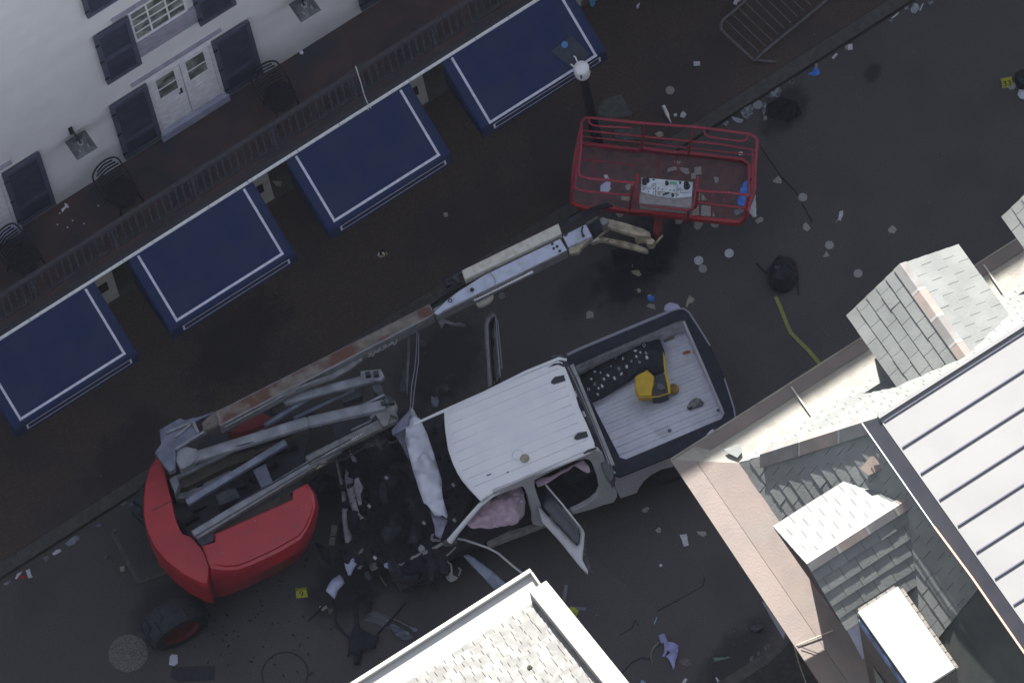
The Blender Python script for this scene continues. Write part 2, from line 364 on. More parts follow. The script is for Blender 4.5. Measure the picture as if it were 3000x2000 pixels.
struct(slab('asphalt_patch', [(1930, 1490), (2065, 1690), (2060, 1715), (1925, 1790), (1700, 1600), (1760, 1560)], .004, .003, pat))
wet = A('damp_asphalt', (.022, .024, .034), .35, (.032, .034, .044), 8, 6)
def blob(px, py, r, ry, n=26, seed=0, z=.004):
    c = P(px, py, z); return [c+Vector((cos(2*pi*k/n)*r, sin(2*pi*k/n)*ry, 0))*(1+.28*noise.noise(Vector((cos(2*pi*k/n)*1.7, sin(2*pi*k/n)*1.7, seed*2.3)))) for k in range(n)]
# round concrete patch, covers
c = P(375, 1912, .006)
o = MB().prism([c+Vector((cos(t*pi/20), sin(t*pi/20), 0))*.285*(1+.06*noise.noise(Vector((cos(t*pi/20)*2, sin(t*pi/20)*2, 4)))) for t in range(40)], (0, 0, -.004)).build('concrete_patch', A('speckled_patch', (.15, .145, .14), .9, (.085, .083, .085), 35, 8, .4, .6, .6, 60)); struct(o)
q = K(1500, 0, 2.24, [(600, 660), (650, 635), (715, 622), (790, 740), (775, 760), (600, 775), (565, 740), (570, 700)])
o = slab('cover_plate', q, .145, .02, rocks); tag(o, 'smooth grey-green cover plate with rounded corner set in the sidewalk above the red basket', 'cover plate')
q = [(1800, 380), (1878, 372), (1884, 405), (1820, 411), (1803, 400)]
o = slab('cover_plate', q, .145, .02, rocks); tag(o, 'small grey cover plate seen through the rails of the red basket', 'cover plate')
# ================================================================ FACADE BUILDING (across the street)
F = 3.75; ZB = 4.6; ZT = 15.54
fb = thing('white_building', 'white stucco building with shuttered doors and a balcony over blue awnings', 'building', (0, F, 0))
mb = MB(); mb.bb(-45, 45, F, F+9, ZB-.3, ZT); mb.build('wall', stucco, fb)
MB().bb(-45.2, 45.2, F-.12, F+9.2, ZT, ZT+.1).build('roof', coping, fb)
mb = MB(); gs = MB()
bays = [(-7.35, -7.0, -6.7), (-4.75, -4.34, -4.05), (-2.1, -1.67, -1.5), (.55, .995, 1.14), (3.2, 3.64, 3.8), (5.85, 6.29, 6.5), (8.5, 8.94, 9.1)]
for a, b, c_ in bays:
    mb.bb(a-.55, b, F+.02, F+.5, .12, ZB-.3); mb.bb(b, c_, F+.02, F+.5, 1.2, ZB-.3)
mb.bb(-45, 45, F+2.4, F+9, .1, ZB-.3)
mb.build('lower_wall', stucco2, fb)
mb = MB()
for a, b, c_ in bays: MB().bb(a+.06, b-.12, F+.012, F+.04, .62, .92).build('wall_vent', darkroom, fb)
MB().bb(-45, 45, F+.0, F+2.4, .1, .14).build('vestibule_floor', pinkfloor, fb)
MB().bb(-45, 45, F-.02, F+.0, .12, .15).build('threshold', kerbm, fb)
def shutter(x0, x1, z0, z1, parent, split=.7, louver=True):
    y = F-.045
    o = MB(); fr = .07
    o.bb(x0, x0+fr, y-.022, y+.02, z0, z1); o.bb(x1-fr, x1, y-.022, y+.02, z0, z1)
    o.bb(x0+fr, x1-fr, y-.022, y+.02, z1-.09, z1); o.bb(x0+fr, x1-fr, y-.022, y+.02, z0, z0+.1)
    zm = z0+(z1-z0)*(1-split); o.bb(x0+fr, x1-fr, y-.022, y+.02, zm-.06, zm+.06)
    if louver:
        lv = MB(); z = zm+.07
        while z < z1-.1: lv.box(((x0+x1)/2, y+.002, z), ((x1-x0)/2-fr, 0, 0), (0, .014, -.010), (0, .003, .004)); z += .035
    lo_p = MB(); lo_p.bb(x0+fr, x1-fr, y-.006, y+.012, z0+.1, zm-.06)
    if not louver: lo_p.bb(x0+fr, x1-fr, y-.006, y+.01, zm+.06, z1-.09)
    s_ = o.build('shutter', shutterm, parent); lo_p.build('panel', louv, s_)
    if louver: lv.build('louvre', louv, s_)
    for zz in (z0+.25, (z0+z1)/2, z1-.25): MB().bb(x0-.02, x0+.05, y-.035, y-.0225, zz-.02, zz+.02).build('hinge', ironm, s_)
    return s_
def french_door(xc, z0=4.87, z1=6.74, w=.54):
    o = MB(); y = F
    # frame
    o.bb(xc-w, xc-w+.05, y-.03, y+.1, z0, z1); o.bb(xc+w-.05, xc+w, y-.03, y+.1, z0, z1); o.bb(xc-w, xc+w, y-.031, y+.1, z1, z1+.05)
    d = o.build('french_door', whitewood, fb)
    for sd in (-1, 1):
        lf = MB(); a, b = (xc-w+.055, xc-.008) if sd < 0 else (xc+.008, xc+w-.055)
        lf.bb(a, a+.09, y-.02, y+.02, z0+.02, z1-.01); lf.bb(b-.09, b, y-.02, y+.02, z0+.02, z1-.01)
        lf.bb(a+.09, b-.09, y-.02, y+.02, z1-.1, z1-.01); lf.bb(a+.09, b-.09, y-.02, y+.02, z0+.02, z0+1.05)
        lf.bb(a+.09, b-.09, y-.018, y-.01, z0+1.38, z0+1.41)
        lf.bb(a+.13, b-.13, y-.026, y-.02, z0+.2, z0+.8)
        l = lf.build('door_leaf', whitewood, d)
        MB().bb(a+.09, b-.09, y-.004, y+.006, z0+1.05, z1-.1).build('pane', glass, d)
    h = MB(); h.tube([(xc-.07, y-.02, z0+.98), (xc-.07, y-.06, z0+.98), (xc-.13, y-.06, z0+.98)], .012, 6); h.bb(xc-.085, xc-.055, y-.028, y-.0205, z0+.92, z0+1.04); h.build('door_handle', ironm, d)
    MB().bb(xc-w-.02, xc+w+.03, y-.09, y-.0005, z0-.22, z0).build('threshold', A('bluish_step', (.21, .215, .29), .7, (.17, .175, .24), 6, 5), d)
    MB().bb(xc-w-.22, xc+w+.2, y-.05, y-.0005, z1+.23, z1+.27).build('lintel', lilacsill, d)
    for sd in (-1, 1):
        a, b = (xc-w-.62, xc-w-.005) if sd < 0 else (xc+w+.005, xc+w+.62)
        shutter(a, b, z0-.09, z1+.03, fb)
    return d
for xc in (-6.0, -2.51, 1.47): french_door(xc)
def window(x0, x1, z0, z1):
    y = F; o = MB()
    o.bb(x0, x0+.035, y-.025, y+.05, z0, z1); o.bb(x1-.035, x1, y-.025, y+.05, z0, z1); o.bb(x0+.035, x1-.035, y-.025, y+.05, z1-.04, z1); o.bb(x0+.035, x1-.035, y-.025, y+.05, z0, z0+.05)
    wn = o.build('window', whitewood, fb)
    mu = MB()
    for k in (1, 2): xx = x0+(x1-x0)*k/3; mu.bb(xx-.012, xx+.012, y-.02, y, z0+.05, z1-.04)
    for k in (1, 2, 3): zz = z0+.05+(z1-z0-.09)*k/4; mu.bb(x0+.035, x1-.035, y-.0195, y-.0005, zz-.01, zz+.01)
    mu.build('muntin', whitewood, wn)
    MB().bb(x0+.035, x1-.035, y-.006, y+.004, z0+.05, z1-.04).build('pane', glass, wn)
    s1 = MB(); s1.bb(x0-.02, x1+.1, y-.05, y-.0005, z0-.27, z0-.01); s1.bb(x0+.0, x1+.1, y-.03, y-.0005, z0-.55, z0-.285)
    s1.build('sill', lilacsill, wn)
    MB().bb(x0-.25, x1+.1, y-.05, y-.0005, z1+.1, z1+.15).build('lintel', lilacsill, wn)
    shutter(x0-.58, x0-.01, z0-.68, z1-.02, fb, .52, False); shutter(x1+.1, x1+.7, z0-.68, z1-.02, fb, .52, False)
window(-3.02, -2.16, 8.26, 9.32)
window(-3.02, -2.16, 10.75, 12.0)
# balcony
BE = 2.62
MB().bb(-45, 45, BE, F-.0005, ZB-.22, ZB).build('balcony_floor', balc, fb)
MB().bb(-45, 45, BE-.025, BE-.0005, ZB-.26, ZB-.02).build('fascia', railm, fb)
mb = MB(); x = -9.0
while x < 9: L = random.uniform(.5, 1.6); mb.bb(x, x+L-.01, BE-.065, BE-.0255, ZB-.245, ZB-.215+random.uniform(0, .006)); x += L
mb.build('edge_trim', trimw, fb)
rl = MB(); rl.bb(-45, 45, BE+.04, BE+.115, ZB+.84, ZB+.885); rl.bb(-45, 45, BE+.05, BE+.105, ZB+.885, ZB+.905); rl.build('top_rail', railm, fb)
MB().bb(-45, 45, BE+.05, BE+.105, ZB+.08, ZB+.12).build('bottom_rail', railm, fb)
mb = MB(); x = -9.0; i = 0
while x < 7.5:
    mb.lathe((x, BE+.078, ZB+.12), [(.012, 0), (.014, .12), (.019, .3), (.013, .45), (.02, .6), (.026, .66), (.014, .71), (.012, .72)], n=6)
    if i % 12 == 4: mb.bb(x+.03, x+.08, BE+.055, BE+.10, ZB, ZB+.84)
    x += .112; i += 1
mb.build('baluster', A('baluster_paint', (.055, .055, .066), .7, (.024, .024, .032), 18, 5, .45, .6), fb)['kind'] = 'stuff'
# ---- wall lanterns
def lantern(px, py, z, lab):
    c = P(px, py, z); t = thing('wall_lantern', lab, 'lantern', c, 'square lanterns on the white wall')
    h = .168; g = MB()
    g.add([c+Vector((-h, -h, 0)), c+Vector((h, -h, 0)), c+Vector((h, h, 0)), c+Vector((-h, h, 0)), c+Vector((-h*.6, -h*.6, -.13)), c+Vector((h*.6, -h*.6, -.13)), c+Vector((h*.6, h*.6, -.13)), c+Vector((-h*.6, h*.6, -.13)),
          c+Vector((0, 0, .09))], [(4, 7, 6, 5), (0, 4, 5, 1), (1, 5, 6, 2), (2, 6, 7, 3), (3, 7, 4, 0), (0, 1, 8), (1, 2, 8), (2, 3, 8), (3, 0, 8)])
    g.build('lantern_body', A('aged_lantern_metal', (.07, .075, .082), .5, (.035, .037, .042), 14, 6, .4, .6), t)
    r = MB(); r.tube([c+Vector((cos(k*pi/8)*.035, sin(k*pi/8)*.035, .09)) for k in range(16)], .008, 6, True); r.build('top_ring', A('ring_metal', (.2, .21, .22), .4), t)
    b = MB(); b.tube([c+Vector((0, .02, .09)), c+Vector((0, .05, .17)), (c.x-.02, F, c.z+.2)], .014, 6); b.box((c.x-.02, F-.02, c.z+.14), (.03, 0, 0), (0, .018, 0), (0, 0, .09)); b.build('wall_bracket', ironm, t)
    for sx in (-1, 1):
        MB().box(c+Vector((sx*.07, -.05, .045)), (.012, 0, 0), (0, .06, -.03), (0, .003, .006)).build('roof_rib', A('ring_metal', (.2, .21, .22), .4), t)
lantern(238, 425, 6.62, 'square dark lantern on the white wall between the two lower shutters on the left')
lantern(893, 22, 6.62, 'square dark lantern on the white wall at the top edge, right of the french door')
# ---- balcony chairs
def chair(px, py, rot, lab):
    b = P(px, py, ZB); t = thing('balcony_chair', lab, 'chair', b, 'round-backed dark chairs on the balcony')
    R = Matrix.Rotation(rot, 3, 'Z'); V = lambda x, y, z: b+R@Vector((x, y, 0))+Vector((0, 0, z))
    hp = [V(-.235, -.10, .42), V(-.245, .06, .6), V(-.235, .17, .72)]+[V(.235*sin(a), .17+.07*cos(a)*1, .72+.17*cos(a)) for a in [k*pi/10-pi/2 for k in range(1, 10)]]+[V(.235, .17, .72), V(.245, .06, .6), V(.235, -.10, .42)]
    MB().tube(hp, .014, 7).build('back_hoop', ironm, t)
    m_ = MB()
    for k in range(7): z = .46+k*.065; yy = .05+k*.022; ww = .2 if k < 5 else .2-.03*(k-4); m_.tube([V(-ww, yy, z), V(0, yy+.03, z), V(ww, yy, z)], .014, 6)
    m_.build('backrest', ironm, t)
    s_ = MB(); s_.lathe(V(0, -.14, .41), [(.2, 0), (.235, .01), (.235, .03), (.2, .05), (.01, .055)], n=20)
    for k in range(6): s_.tube([V(-.2, -.3+k*.06, .465), V(.2, -.3+k*.06, .465)], .008, 5)
    s_.build('seat', ironm, t)
    for sx, sy in ((-1, -1), (1, -1), (-1, 1), (1, 1)):
        MB().tube([V(sx*.17, -.14+sy*.15, .42), V(sx*.21, -.14+sy*.2, .0)], .013, 6).build('leg', ironm, t)
chair(350, 577, .12, 'dark round-backed chair on the balcony beside the left shutter of the french door')
chair(812, 296, .05, 'dark round-backed chair on the balcony right of the french door')
chair(60, 770, .25, 'dark round-backed chair in the dim left end of the balcony')
# small litter on the balcony floor
o = psheet('leaf_scrap', K(0, 300, 3.564, [(640, 1120), (680, 1080), (670, 1050), (700, 1060), (725, 1100), (690, 1105), (650, 1150)]), ZB+.01, paperw, amp=.01); tag(o, 'pale torn scrap on the balcony floor below the left lantern', 'scrap')
for i, (x, y) in enumerate([(175, 625), (213, 646), (168, 658), (288, 603), (246, 655), (198, 666)]):
    c = P(x, y, ZB+.012); o = MB().lathe(c, [(.008, -.01), (.012, 0), (.004, .006)], n=7).build('pale_crumb', paperw); tag(o, ['speck of litter nearest the left shutter on the balcony floor', 'speck of litter in the middle of the balcony scatter', 'lowest-left speck in the balcony scatter', 'lone speck of litter near the balcony chair', 'speck of litter by the balcony rail', 'speck of litter closest to the balcony top rail'][i], 'litter', 'white specks on the balcony floor')
o = MB().lathe(P(883, 154, ZB+.02), [(.01, -.02), (.03, -.01), (.028, .01), (.01, .02)], n=8).build('pale_stone', paperw); tag(o, 'small pale lump at the foot of the white wall on the balcony', 'litter')
# beads hanging on the railing
bd = MB(); bp = [(1042, 195, 5.5), (1050, 220, 5.3), (1058, 245, 5.0), (1066, 275, 4.6), (1074, 297, 4.45), (1082, 312, 4.3), (1090, 322, 4.2), (1084, 338, 4.05), (1078, 320, 4.2)]
bd.tube([PY(x, y, BE-.08) for x, y, z in bp], .007, 6); o = bd.build('bead_string', trimw); tag(o, 'thin white bead string dangling from the balcony rail onto the third blue awning', 'beads')
# ================================================================ AWNINGS
AT = 4.36; dY = 1.62; dZ = 3.74
def awning(x0, x1, lab, yb=1.62, zb=3.75, ext=.1):
    t = thing('awning', lab, 'awning', ((x0+x1)/2, BE, zb-.4), 'blue canvas awnings with white outlines')
    y0 = BE-.07; m_ = .16; s_ = Vector((0, yb-y0, zb-AT)); L = s_.length; sd = s_/L; nn = Vector((0, sd.z, -sd.y)); 
    if nn.z < 0: nn = -nn
    X0, X1 = x0-m_, x1+m_; e = sd*ext; a0 = Vector((X0, y0, AT)); a1 = Vector((X1, y0, AT)); b0 = a0+s_+e; b1 = a1+s_+e
    g = MB(); NU, NV = 36, 20; vs = []
    for j in range(NV+1):
        for i in range(NU+1):
            u, v = i/NU, j/NV; p = a0.lerp(a1, u)+(s_+e)*v
            sag = .014*sin(pi*v)*abs(sin(3*pi*u))+.012*sin(pi*u)*sin(pi*v)+.014*noise.noise(Vector((u*4+x0*2.1, v*3, 1)))*sin(pi*v)+.004*noise.noise(Vector((u*14+x0, v*5, 3))); vs.append(p-nn*sag)
    g.add(vs, [(j*(NU+1)+i, j*(NU+1)+i+1, (j+1)*(NU+1)+i+1, (j+1)*(NU+1)+i) for j in range(NV) for i in range(NU)])
    c = g.build('canopy', awn, t, smooth=True); sm = c.modifiers.new('solid', 'SOLIDIFY'); sm.thickness = .006; sm.offset = -1
    dz = Vector((0, 0, -.30)); g = MB(); g.prism([b0, b1, b1+dz, b0+dz], (0, .006, 0)); g.build('front_valance', awn, t)
    for xx, sg in ((X0, 1), (X1, -1)):
        g = MB(); g.prism([Vector((xx, y0, AT-.01)), Vector((xx, b0.y, b0.z-.01)), Vector((xx, b0.y, b0.z-.3)), Vector((xx, y0, b0.z-.25))], (sg*.006, 0, 0)); g.build('side_valance', awn, t)
    wl = .036; up = nn*.005
    g = MB()
    def bar(p, q, wd): d = (q-p).normalized(); sdv = d.cross(nn).normalized()*wd/2; g.prism([p+sdv+up, q+sdv+up, q-sdv+up, p-sdv+up], -nn*.004)
    g2 = []
    pts = [Vector((x0, y0, AT)), Vector((x0, y0, AT))+s_, Vector((x1, y0, AT))+s_, Vector((x1, y0, AT))]
    bar(pts[0]+sd*.02, pts[1]+sd*wl/2, wl); bar(pts[1]+Vector((wl/2, 0, 0)), pts[2]-Vector((wl/2, 0, 0)), wl); bar(pts[3]+sd*.02, pts[2]+sd*wl/2, wl)
    g.build('outline_stripe', stripe, t)
    g = MB(); yy = b0.y-.003; z1 = b0.z-.04; z0 = b0.z-.2
    xa, xb = x0+.03, x1+.05
    for (p, q, r_, s2) in ((xa, xb, z1-.012, z1), (xa, xb, z0, z0+.012), (xa, xa+.03, z0+.012, z1-.012), (xb-.03, xb, z0+.012, z1-.012)): g.bb(p, q, yy-.002, yy+.001, r_, s2)
    g.build('valance_stripe', stripe, t)
    MB().tube([b0+Vector((.01, .02, -.01)), b1+Vector((-.01, .02, -.01))], .012, 6).build('front_bar', ironm, t)
    return t
awning(-6.88, -5.135, 'blue awning with white outline at the lower left edge')
awning(-4.25, -2.47, 'blue awning with white outline, second from the lower left')
awning(-1.59, .175, 'blue awning with white outline below the hanging beads')
t4 = awning(1.044, 2.84, 'blue awning at the top with a dark patch and lamp at its front', ext=.035)
# dark square insert and blue disc on awning 4
yb, zb = 1.62, 3.75; s_ = Vector((0, yb-(BE-.07), zb-AT)); nn = Vector((0, s_.z, -s_.y)).normalized(); nn = -nn if nn.z < 0 else nn
A0 = Vector((1.044, BE-.07, AT))+nn*.01
q = [PP(x, y, A0, nn) for x, y in [(1614, 151), (1673, 105), (1728, 158), (1683, 206)]]
MB().prism(q, -nn*.006).build('dark_patch', A('dark_mesh', (.016, .022, .038), .7, (.022, .03, .045), 9, 5), t4)
c = PP(1654, 131, A0+nn*.006, nn); MB().lathe(c, [(.045, 0), (.05, .004), (.02, .012), (.001, .014)], axis=nn, n=16).build('blue_disc', A('blue_disc', (.04, .14, .30), .6), t4)
# street lamp
B = Vector((2.528, 1.475, .12)); t = thing('street_lamp', 'dark lamp post with a rounded white head between the top awning and the red basket', 'street lamp', B)
MB().lathe(B, [(.17, 0), (.17, .08), (.12, .12), (.11, .5), (.085, .55), (.085, 1.6), (.07, 1.7), (.06, 3.62), (.07, 3.68)], n=16).build('post', ironm, t, smooth=True)
hd = MB(); c = B+Vector((0, 0, 3.66)); hd.lathe(c, [(.08, 0), (.108, .015), (.118, .08), (.116, .22), (.106, .26), (.08, .29), (.035, .305), (.005, .31)], n=20)
hd.build('lamp_head', lampw, t, smooth=True)
mb = MB()
for a in (-2.2, -.6): d = Vector((cos(a), sin(a), 0)); mb.box(c+d*.122+Vector((0, 0, .2)), d*.012, Vector((-d.y, d.x, 0))*.012, (0, 0, .04))
mb.build('slot', blackp, t)
mb = MB(); mb.tube([c+Vector((.0, .10, .25)), c+Vector((.01, .16, .3)), c+Vector((.0, .19, .31))], .010, 6); mb.tube([c+Vector((-.08, .08, .25)), c+Vector((-.1, .11, .3))], .010, 6); mb.build('bracket', lampw, t)
# ================================================================ NEAR ROOFS
ZG = 8.6; cx, cy = .48, -6.37; gx, gy = -.27, -5.78; mx, my = 2.1, -7.61; ZM = 10.62
nb = thing('slate_mansard_house', 'house with grey slate mansard roof, copper gutters and pale standing-seam top', 'building', (6, -14, 0))
MB().bb(1.2, 30, -30, -7.7, 0, ZG).build('wall', brick, nb)
# soffit / eave structure
mb = MB(); mb.prism([(gx+.04, gy-.04, ZG-.06), (30, gy-.04, ZG-.06), (30, -30, ZG-.06), (gx+.04, -30, ZG-.06)], (0, 0, -.3)); mb.build('eave_box', darkf, nb)
# gutters (sloped aprons with raised lips)
def strip(a, b, c, d): return [a, b, c, d]
mb = MB()
mb.prism([(gx, gy, ZG+.0), (30, gy, ZG), (30, gy-.22, ZG-.012), (gx+.28, gy-.22, ZG-.012)], (0, 0, -.05))
mb.prism([(gx+.28, gy-.22, ZG-.012), (30, gy-.22, ZG-.012), (30, cy, ZG+.02), (cx, cy, ZG+.02)], (0, 0, -.05))
mb.tube([(gx+.02, gy-.01, ZG+.004), (30, gy-.01, ZG+.004)], .016, 6)
mb.build('street_gutter', copper2, nb)
mb = MB(); mb.prism([(.1, gy-.001, ZG+.006), (30, gy-.001, ZG+.006), (30, gy-.2, ZG-.003), (.26, gy-.2, ZG-.003)], (0, 0, -.004)); mb.build('gutter_edge', A('shaded_pinkish_copper', (.15, .115, .105), .6, (.12, .10, .09), 2.5, 6), nb)  # shadow along the outer gutter band put into a darker copper colour
mb = MB(); ang = -.055
mb.prism([(gx, gy, ZG+.002), (gx+.28, gy-.22, ZG-.01), (gx+.22, -12.5, ZG-.01), (gx-.14, -12.5, ZG+.0)], (0, 0, -.05))
mb.prism([(gx+.285, gy-.225, ZG-.01), (cx, cy, ZG+.022), (cx-.02, -12.5, ZG+.05), (gx+.225, -12.5, ZG-.01)], (0, 0, -.05))
mb.build('side_gutter', copper, nb)
# straps across the gutters
for (a, b) in (((2318, 1132), (2388, 1232)), ((2882, 775), (2945, 868))):
    p, q = P(*a, ZG+.02), P(*b, ZG+.06); MB().beam(p, q, .022, .010).build('gutter_strap', A('dull_strap', (.22, .215, .19), .6), nb)
p, q = P(2400, 1862, ZG+.02), P(2340, 1890, ZG+.02); MB().tube([P(2440, 1845, ZG+.05), P(2400, 1862, ZG+.02), P(2337, 1888, ZG+.02), P(2327, 1892, ZG-.03), P(2340, 1940, ZG-1.0), P(2365, 2010, ZG-1.5)], .009, 6).build('cable', papb, nb)
MB().tube([P(2345, 1893, ZG+.03), P(2375, 1905, ZG+.02), P(2402, 1915, ZG+.02)], .006, 6).build('cable', ironm, nb)
# mansard faces (solid body then slates)
kx = (ZM-ZG)/(mx-cx); ky = (ZM-ZG)/(cy-my)
mb = MB(); X1 = 30; Y1 = -30
v = [(cx, cy, ZG), (X1, cy, ZG), (X1, my, ZM), (mx, my, ZM), (mx, Y1, ZM), (cx, Y1, ZG)]
mb.add([Vector(p)-Vector((0, 0, .03)) for p in v]+[(X1, Y1, ZG-.03), (X1, Y1, ZM-.03)], [(0, 1, 2, 3), (0, 3, 4, 5), (5, 4, 7, 6), (1, 6, 7, 2), (3, 2, 7, 4), (0, 5, 6, 1)])
mb.build('roof_deck', darkf, nb)
vd = Vector((0, my-cy, ZM-ZG)); Ls = vd.length
D1a, D1b = 2.73, 4.54
slates('street_slates', (cx, cy, ZG), (1, 0, 0), vd, [(0, 0), (6.6, 0), (6.6, Ls), (mx-cx, Ls)], slate, nb, wd=.27, ex=.2, seed=3)
vd2 = Vector((mx-cx, 0, ZM-ZG)); L2 = vd2.length
slates('side_slates', (cx, cy, ZG), (0, -1, 0), vd2, [(0, 0), (3.95, 0), (3.95, L2), (cy-my, L2)], slate, nb, wd=.27, ex=.2, seed=4)
MB().prism([(cx+.02, -10.32, ZG+.01), (mx, -10.32, ZM), (mx, -13, ZM), (cx+.02, -13, ZG+.01)], (0, 0, -.05)).build('shaded_side_face', A('shaded_slate_tint', (.030, .036, .036), .8, (.042, .048, .046), 3, 6, bump=.2, bscale=30), nb)  # slate face continues here; its shade is put into the dark colour
# hip cap pieces
def ridge(name, a, b, n, wd, parent, m=None, drop=.35):
    a, b = Vector(a), Vector(b); d = b-a; sd = Vector((d.y, -d.x, 0)).normalized(); out = []
    for i in range(n):
        p, q = a+d*(i/n)+Vector((0, 0, .012)), a+d*((i+.97)/n)+Vector((0, 0, .012)); g = MB()
        g.add([p-sd*wd-Vector((0, 0, wd*drop)), p, p+sd*wd-Vector((0, 0, wd*drop)), q-sd*wd-Vector((0, 0, wd*drop)), q, q+sd*wd-Vector((0, 0, wd*drop))], [(0, 1, 4, 3), (1, 2, 5, 4)])
        tt = (i % 2); o = g.build(name, (m or [capm, A('faded_cap_metal', (.17, .135, .12), .6, (.14, .12, .11), 4, 4)])[tt] if not m else m, parent); sm = o.modifiers.new('s', 'SOLIDIFY'); sm.thickness = .012; sm.offset = 1
        out.append(o)
        if i: 
            s2 = MB(); s2.add([p-d.normalized()*.02-sd*wd*1.02-Vector((0, 0, wd*drop-.006)), p-d.normalized()*.02+Vector((0, 0, .008)), p-d.normalized()*.02+sd*wd*1.02-Vector((0, 0, wd*drop-.006)), p+d.normalized()*.02-sd*wd*1.02-Vector((0, 0, wd*drop-.006)), p+d.normalized()*.02+Vector((0, 0, .008)), p+d.normalized()*.02+sd*wd*1.02-Vector((0, 0, wd*drop-.006))], [(0, 1, 4, 3), (1, 2, 5, 4)])
            o2 = s2.build('solder_joint', A('dull_solder', (.20, .195, .185), .5), o); sm = o2.modifiers.new('s', 'SOLIDIFY'); sm.thickness = .008; sm.offset = 1
ridge('hip_cap', (cx+.25, cy-.2, ZG+.40), (mx, my, ZM+.08), 3, .14, nb, drop=1.0)
# dormers
def dormer(o, ax, ln, half, zE, rise, seed, parent):
    """o: apex foot point at the front (on ridge axis, z=0), ax: direction running into the roof"""
    ax = Vector(ax); sd = Vector((ax.y, -ax.x, 0)); o = Vector(o); zE = zE
    g = MB(); F0 = o+Vector((0, 0, zE)); 
    v = [F0-sd*half, F0+sd*half, F0+Vector((0, 0, rise)), F0-sd*half+ax*ln, F0+sd*half+ax*ln, F0+Vector((0, 0, rise))+ax*ln]
    off = Vector((0, 0, -.03)); g.add([p+off for p in v], [(0, 1, 2), (3, 5, 4), (0, 3, 4, 1), (1, 4, 5, 2), (0, 2, 5, 3)])
    d = g.build('dormer', darkf, parent)
    # cheeks and front below the eaves
    g = MB(); hh = half-.16
    c = F0+ax*(.18+ln/2)-Vector((0, 0, .55)); g.box(c, ax*(ln/2-.12), sd*hh, Vector((0, 0, .5))); g.build('dormer_wall', shutterm, d)
    for s_ in (-1, 1):
        vd = Vector((0, 0, rise))-sd*half*s_; 
        slates('dormer_slates', F0+sd*half*s_, ax, vd, [(0, 0), (ln, 0), (ln, vd.length), (0, vd.length)], slate, d, wd=.27, ex=.2, seed=seed+s_)
    ridge('ridge_cap', F0+Vector((0, 0, rise+.01)), F0+Vector((0, 0, rise+.01))+ax*ln, 4, .10, d, drop=rise/half)
    return d
dormer((3.62, gy+.0, 0), (0, -1, 0), 1.84, .91, 9.7, .6, 11, nb)
dormer((.21, -8.68, 0), (1, 0, 0), 1.9, .9, 9.7, .57, 21, nb)
dormer((6.16, gy+.0, 0), (0, -1, 0), 1.84, .91, 9.7, .6, 31, nb)
q = [(2520, 1370), (2563, 1326), (2600, 1368), (2545, 1392)]
slab('copper_flashing', [(2520, 1372, 10.1), (2563, 1322, 10.3), (2602, 1365, 10.3), (2545, 1392, 10.2)], 10, .01, copper, nb)
# triangular side flashing and odd bits on gutter
slab('torn_slate', [(2121, 1315), (2168, 1298), (2173, 1325), (2160, 1340), (2130, 1325)], ZG+.06, .012, slate, nb)
slab('step_flashing', [(2478, 1838, 9.0), (2516, 1826, 9.15), (2532, 1925, 8.9), (2527, 1930, 8.85)], 9, .01, A('lilac_metal', (.34, .35, .46), .4, (.27, .28, .36), 5, 5), nb)
slab('step_flashing', [(2395, 1700, 8.95), (2376, 1697, 8.95), (2425, 1775, 8.95), (2430, 1770, 8.95)], 9, .01, A('lilac_metal', (.3, .3, .4), .4), nb)
# standing-seam top roof
mt = MB(); ZR = ZM+.08; kzz = 0.0
def zr(y): return ZR+.0*(my-y)
mt.prism([(mx, my, ZR), (X1, my, ZR), (X1, Y1, ZR), (mx, Y1, ZR)], (0, 0, -.06)); mr = mt.build('metal_roof', metalr, nb)
sm_ = MB(); y = my-.09
sm_.bb(mx+.03, 12, y-.007, y+.007, ZR, ZR+.02); y = my-.54
while y > -16: sm_.bb(mx+.03, 12, y-.009, y+.009, ZR, ZR+.024); y -= .455
sm_.build('seam', A('shadowed_seam', (.03, .03, .055), .6), mr)  # dark blue colour includes the shadow beside each raised seam
MB().bb(mx-.0, X1, my-.03, my+.02, ZR+.003, ZR+.05).build('edge_trim', metalr, mr)
fz = MB(); fz.prism([(mx-.20, my+.02, ZR-.12), (mx-.01, my+.02, ZR+.0), (mx-.01, -16, ZR+.0), (mx-.20, -16, ZR-.12)], (0, 0, -.04)); fz.build('dark_fascia', darkf, mr)
MB().tube([(mx-.21, my+.1, ZR-.11), (mx-.22, -9.3, ZR-.11)], .008, 6).build('fascia_wire', trimw, mr)
MB().tube([(mx-.22, -9.3, ZR-.11), (mx-.20, -10.2, ZR-.11), (mx-.22, -13, ZR-.11)], .016, 6).build('copper_edge', A('bright_copper', (.5, .30, .20), .4), mr)
# chimney
ch = thing('chimney', 'brick chimney with a flat white top beside the lower dormer', 'chimney', (.55, -10.7, 8.6)); ch.parent = nb; ch.location = Vector((.55, -10.7, 8.6))-ORG[nb]
for k in ('label', 'category'): del ch[k]
g = MB(); g.bb(.22, .88, -11.45, -10.02, 8.2, 11.42); g.build('chimney_stack', brick, ch)
g = MB()
for k in range(10): g.bb(.885, .925, -10.08-k*.137-.125, -10.08-k*.137, 11.36+random.uniform(-.01, .01), 11.47)
for k in range(4): g.bb(.26+k*.15, .26+k*.15+.14, -10.02, -9.985, 11.37, 11.46)
g.build('edge_bricks', A('pale_brick', (.20, .18, .15), .9, (.13, .12, .11), 20, 5, bump=.4), ch)
MB().bb(.235, .875, -11.43, -10.035, 11.425, 11.5).build('chimney_cap', chimtop, ch)
g = MB(); g.bb(.19, .215, -11.45, -10.1, 11.2, 11.4); g.build('flashing', A('blue_flashing', (.09, .14, .26), .5, (.04, .05, .09), 6, 5), ch)
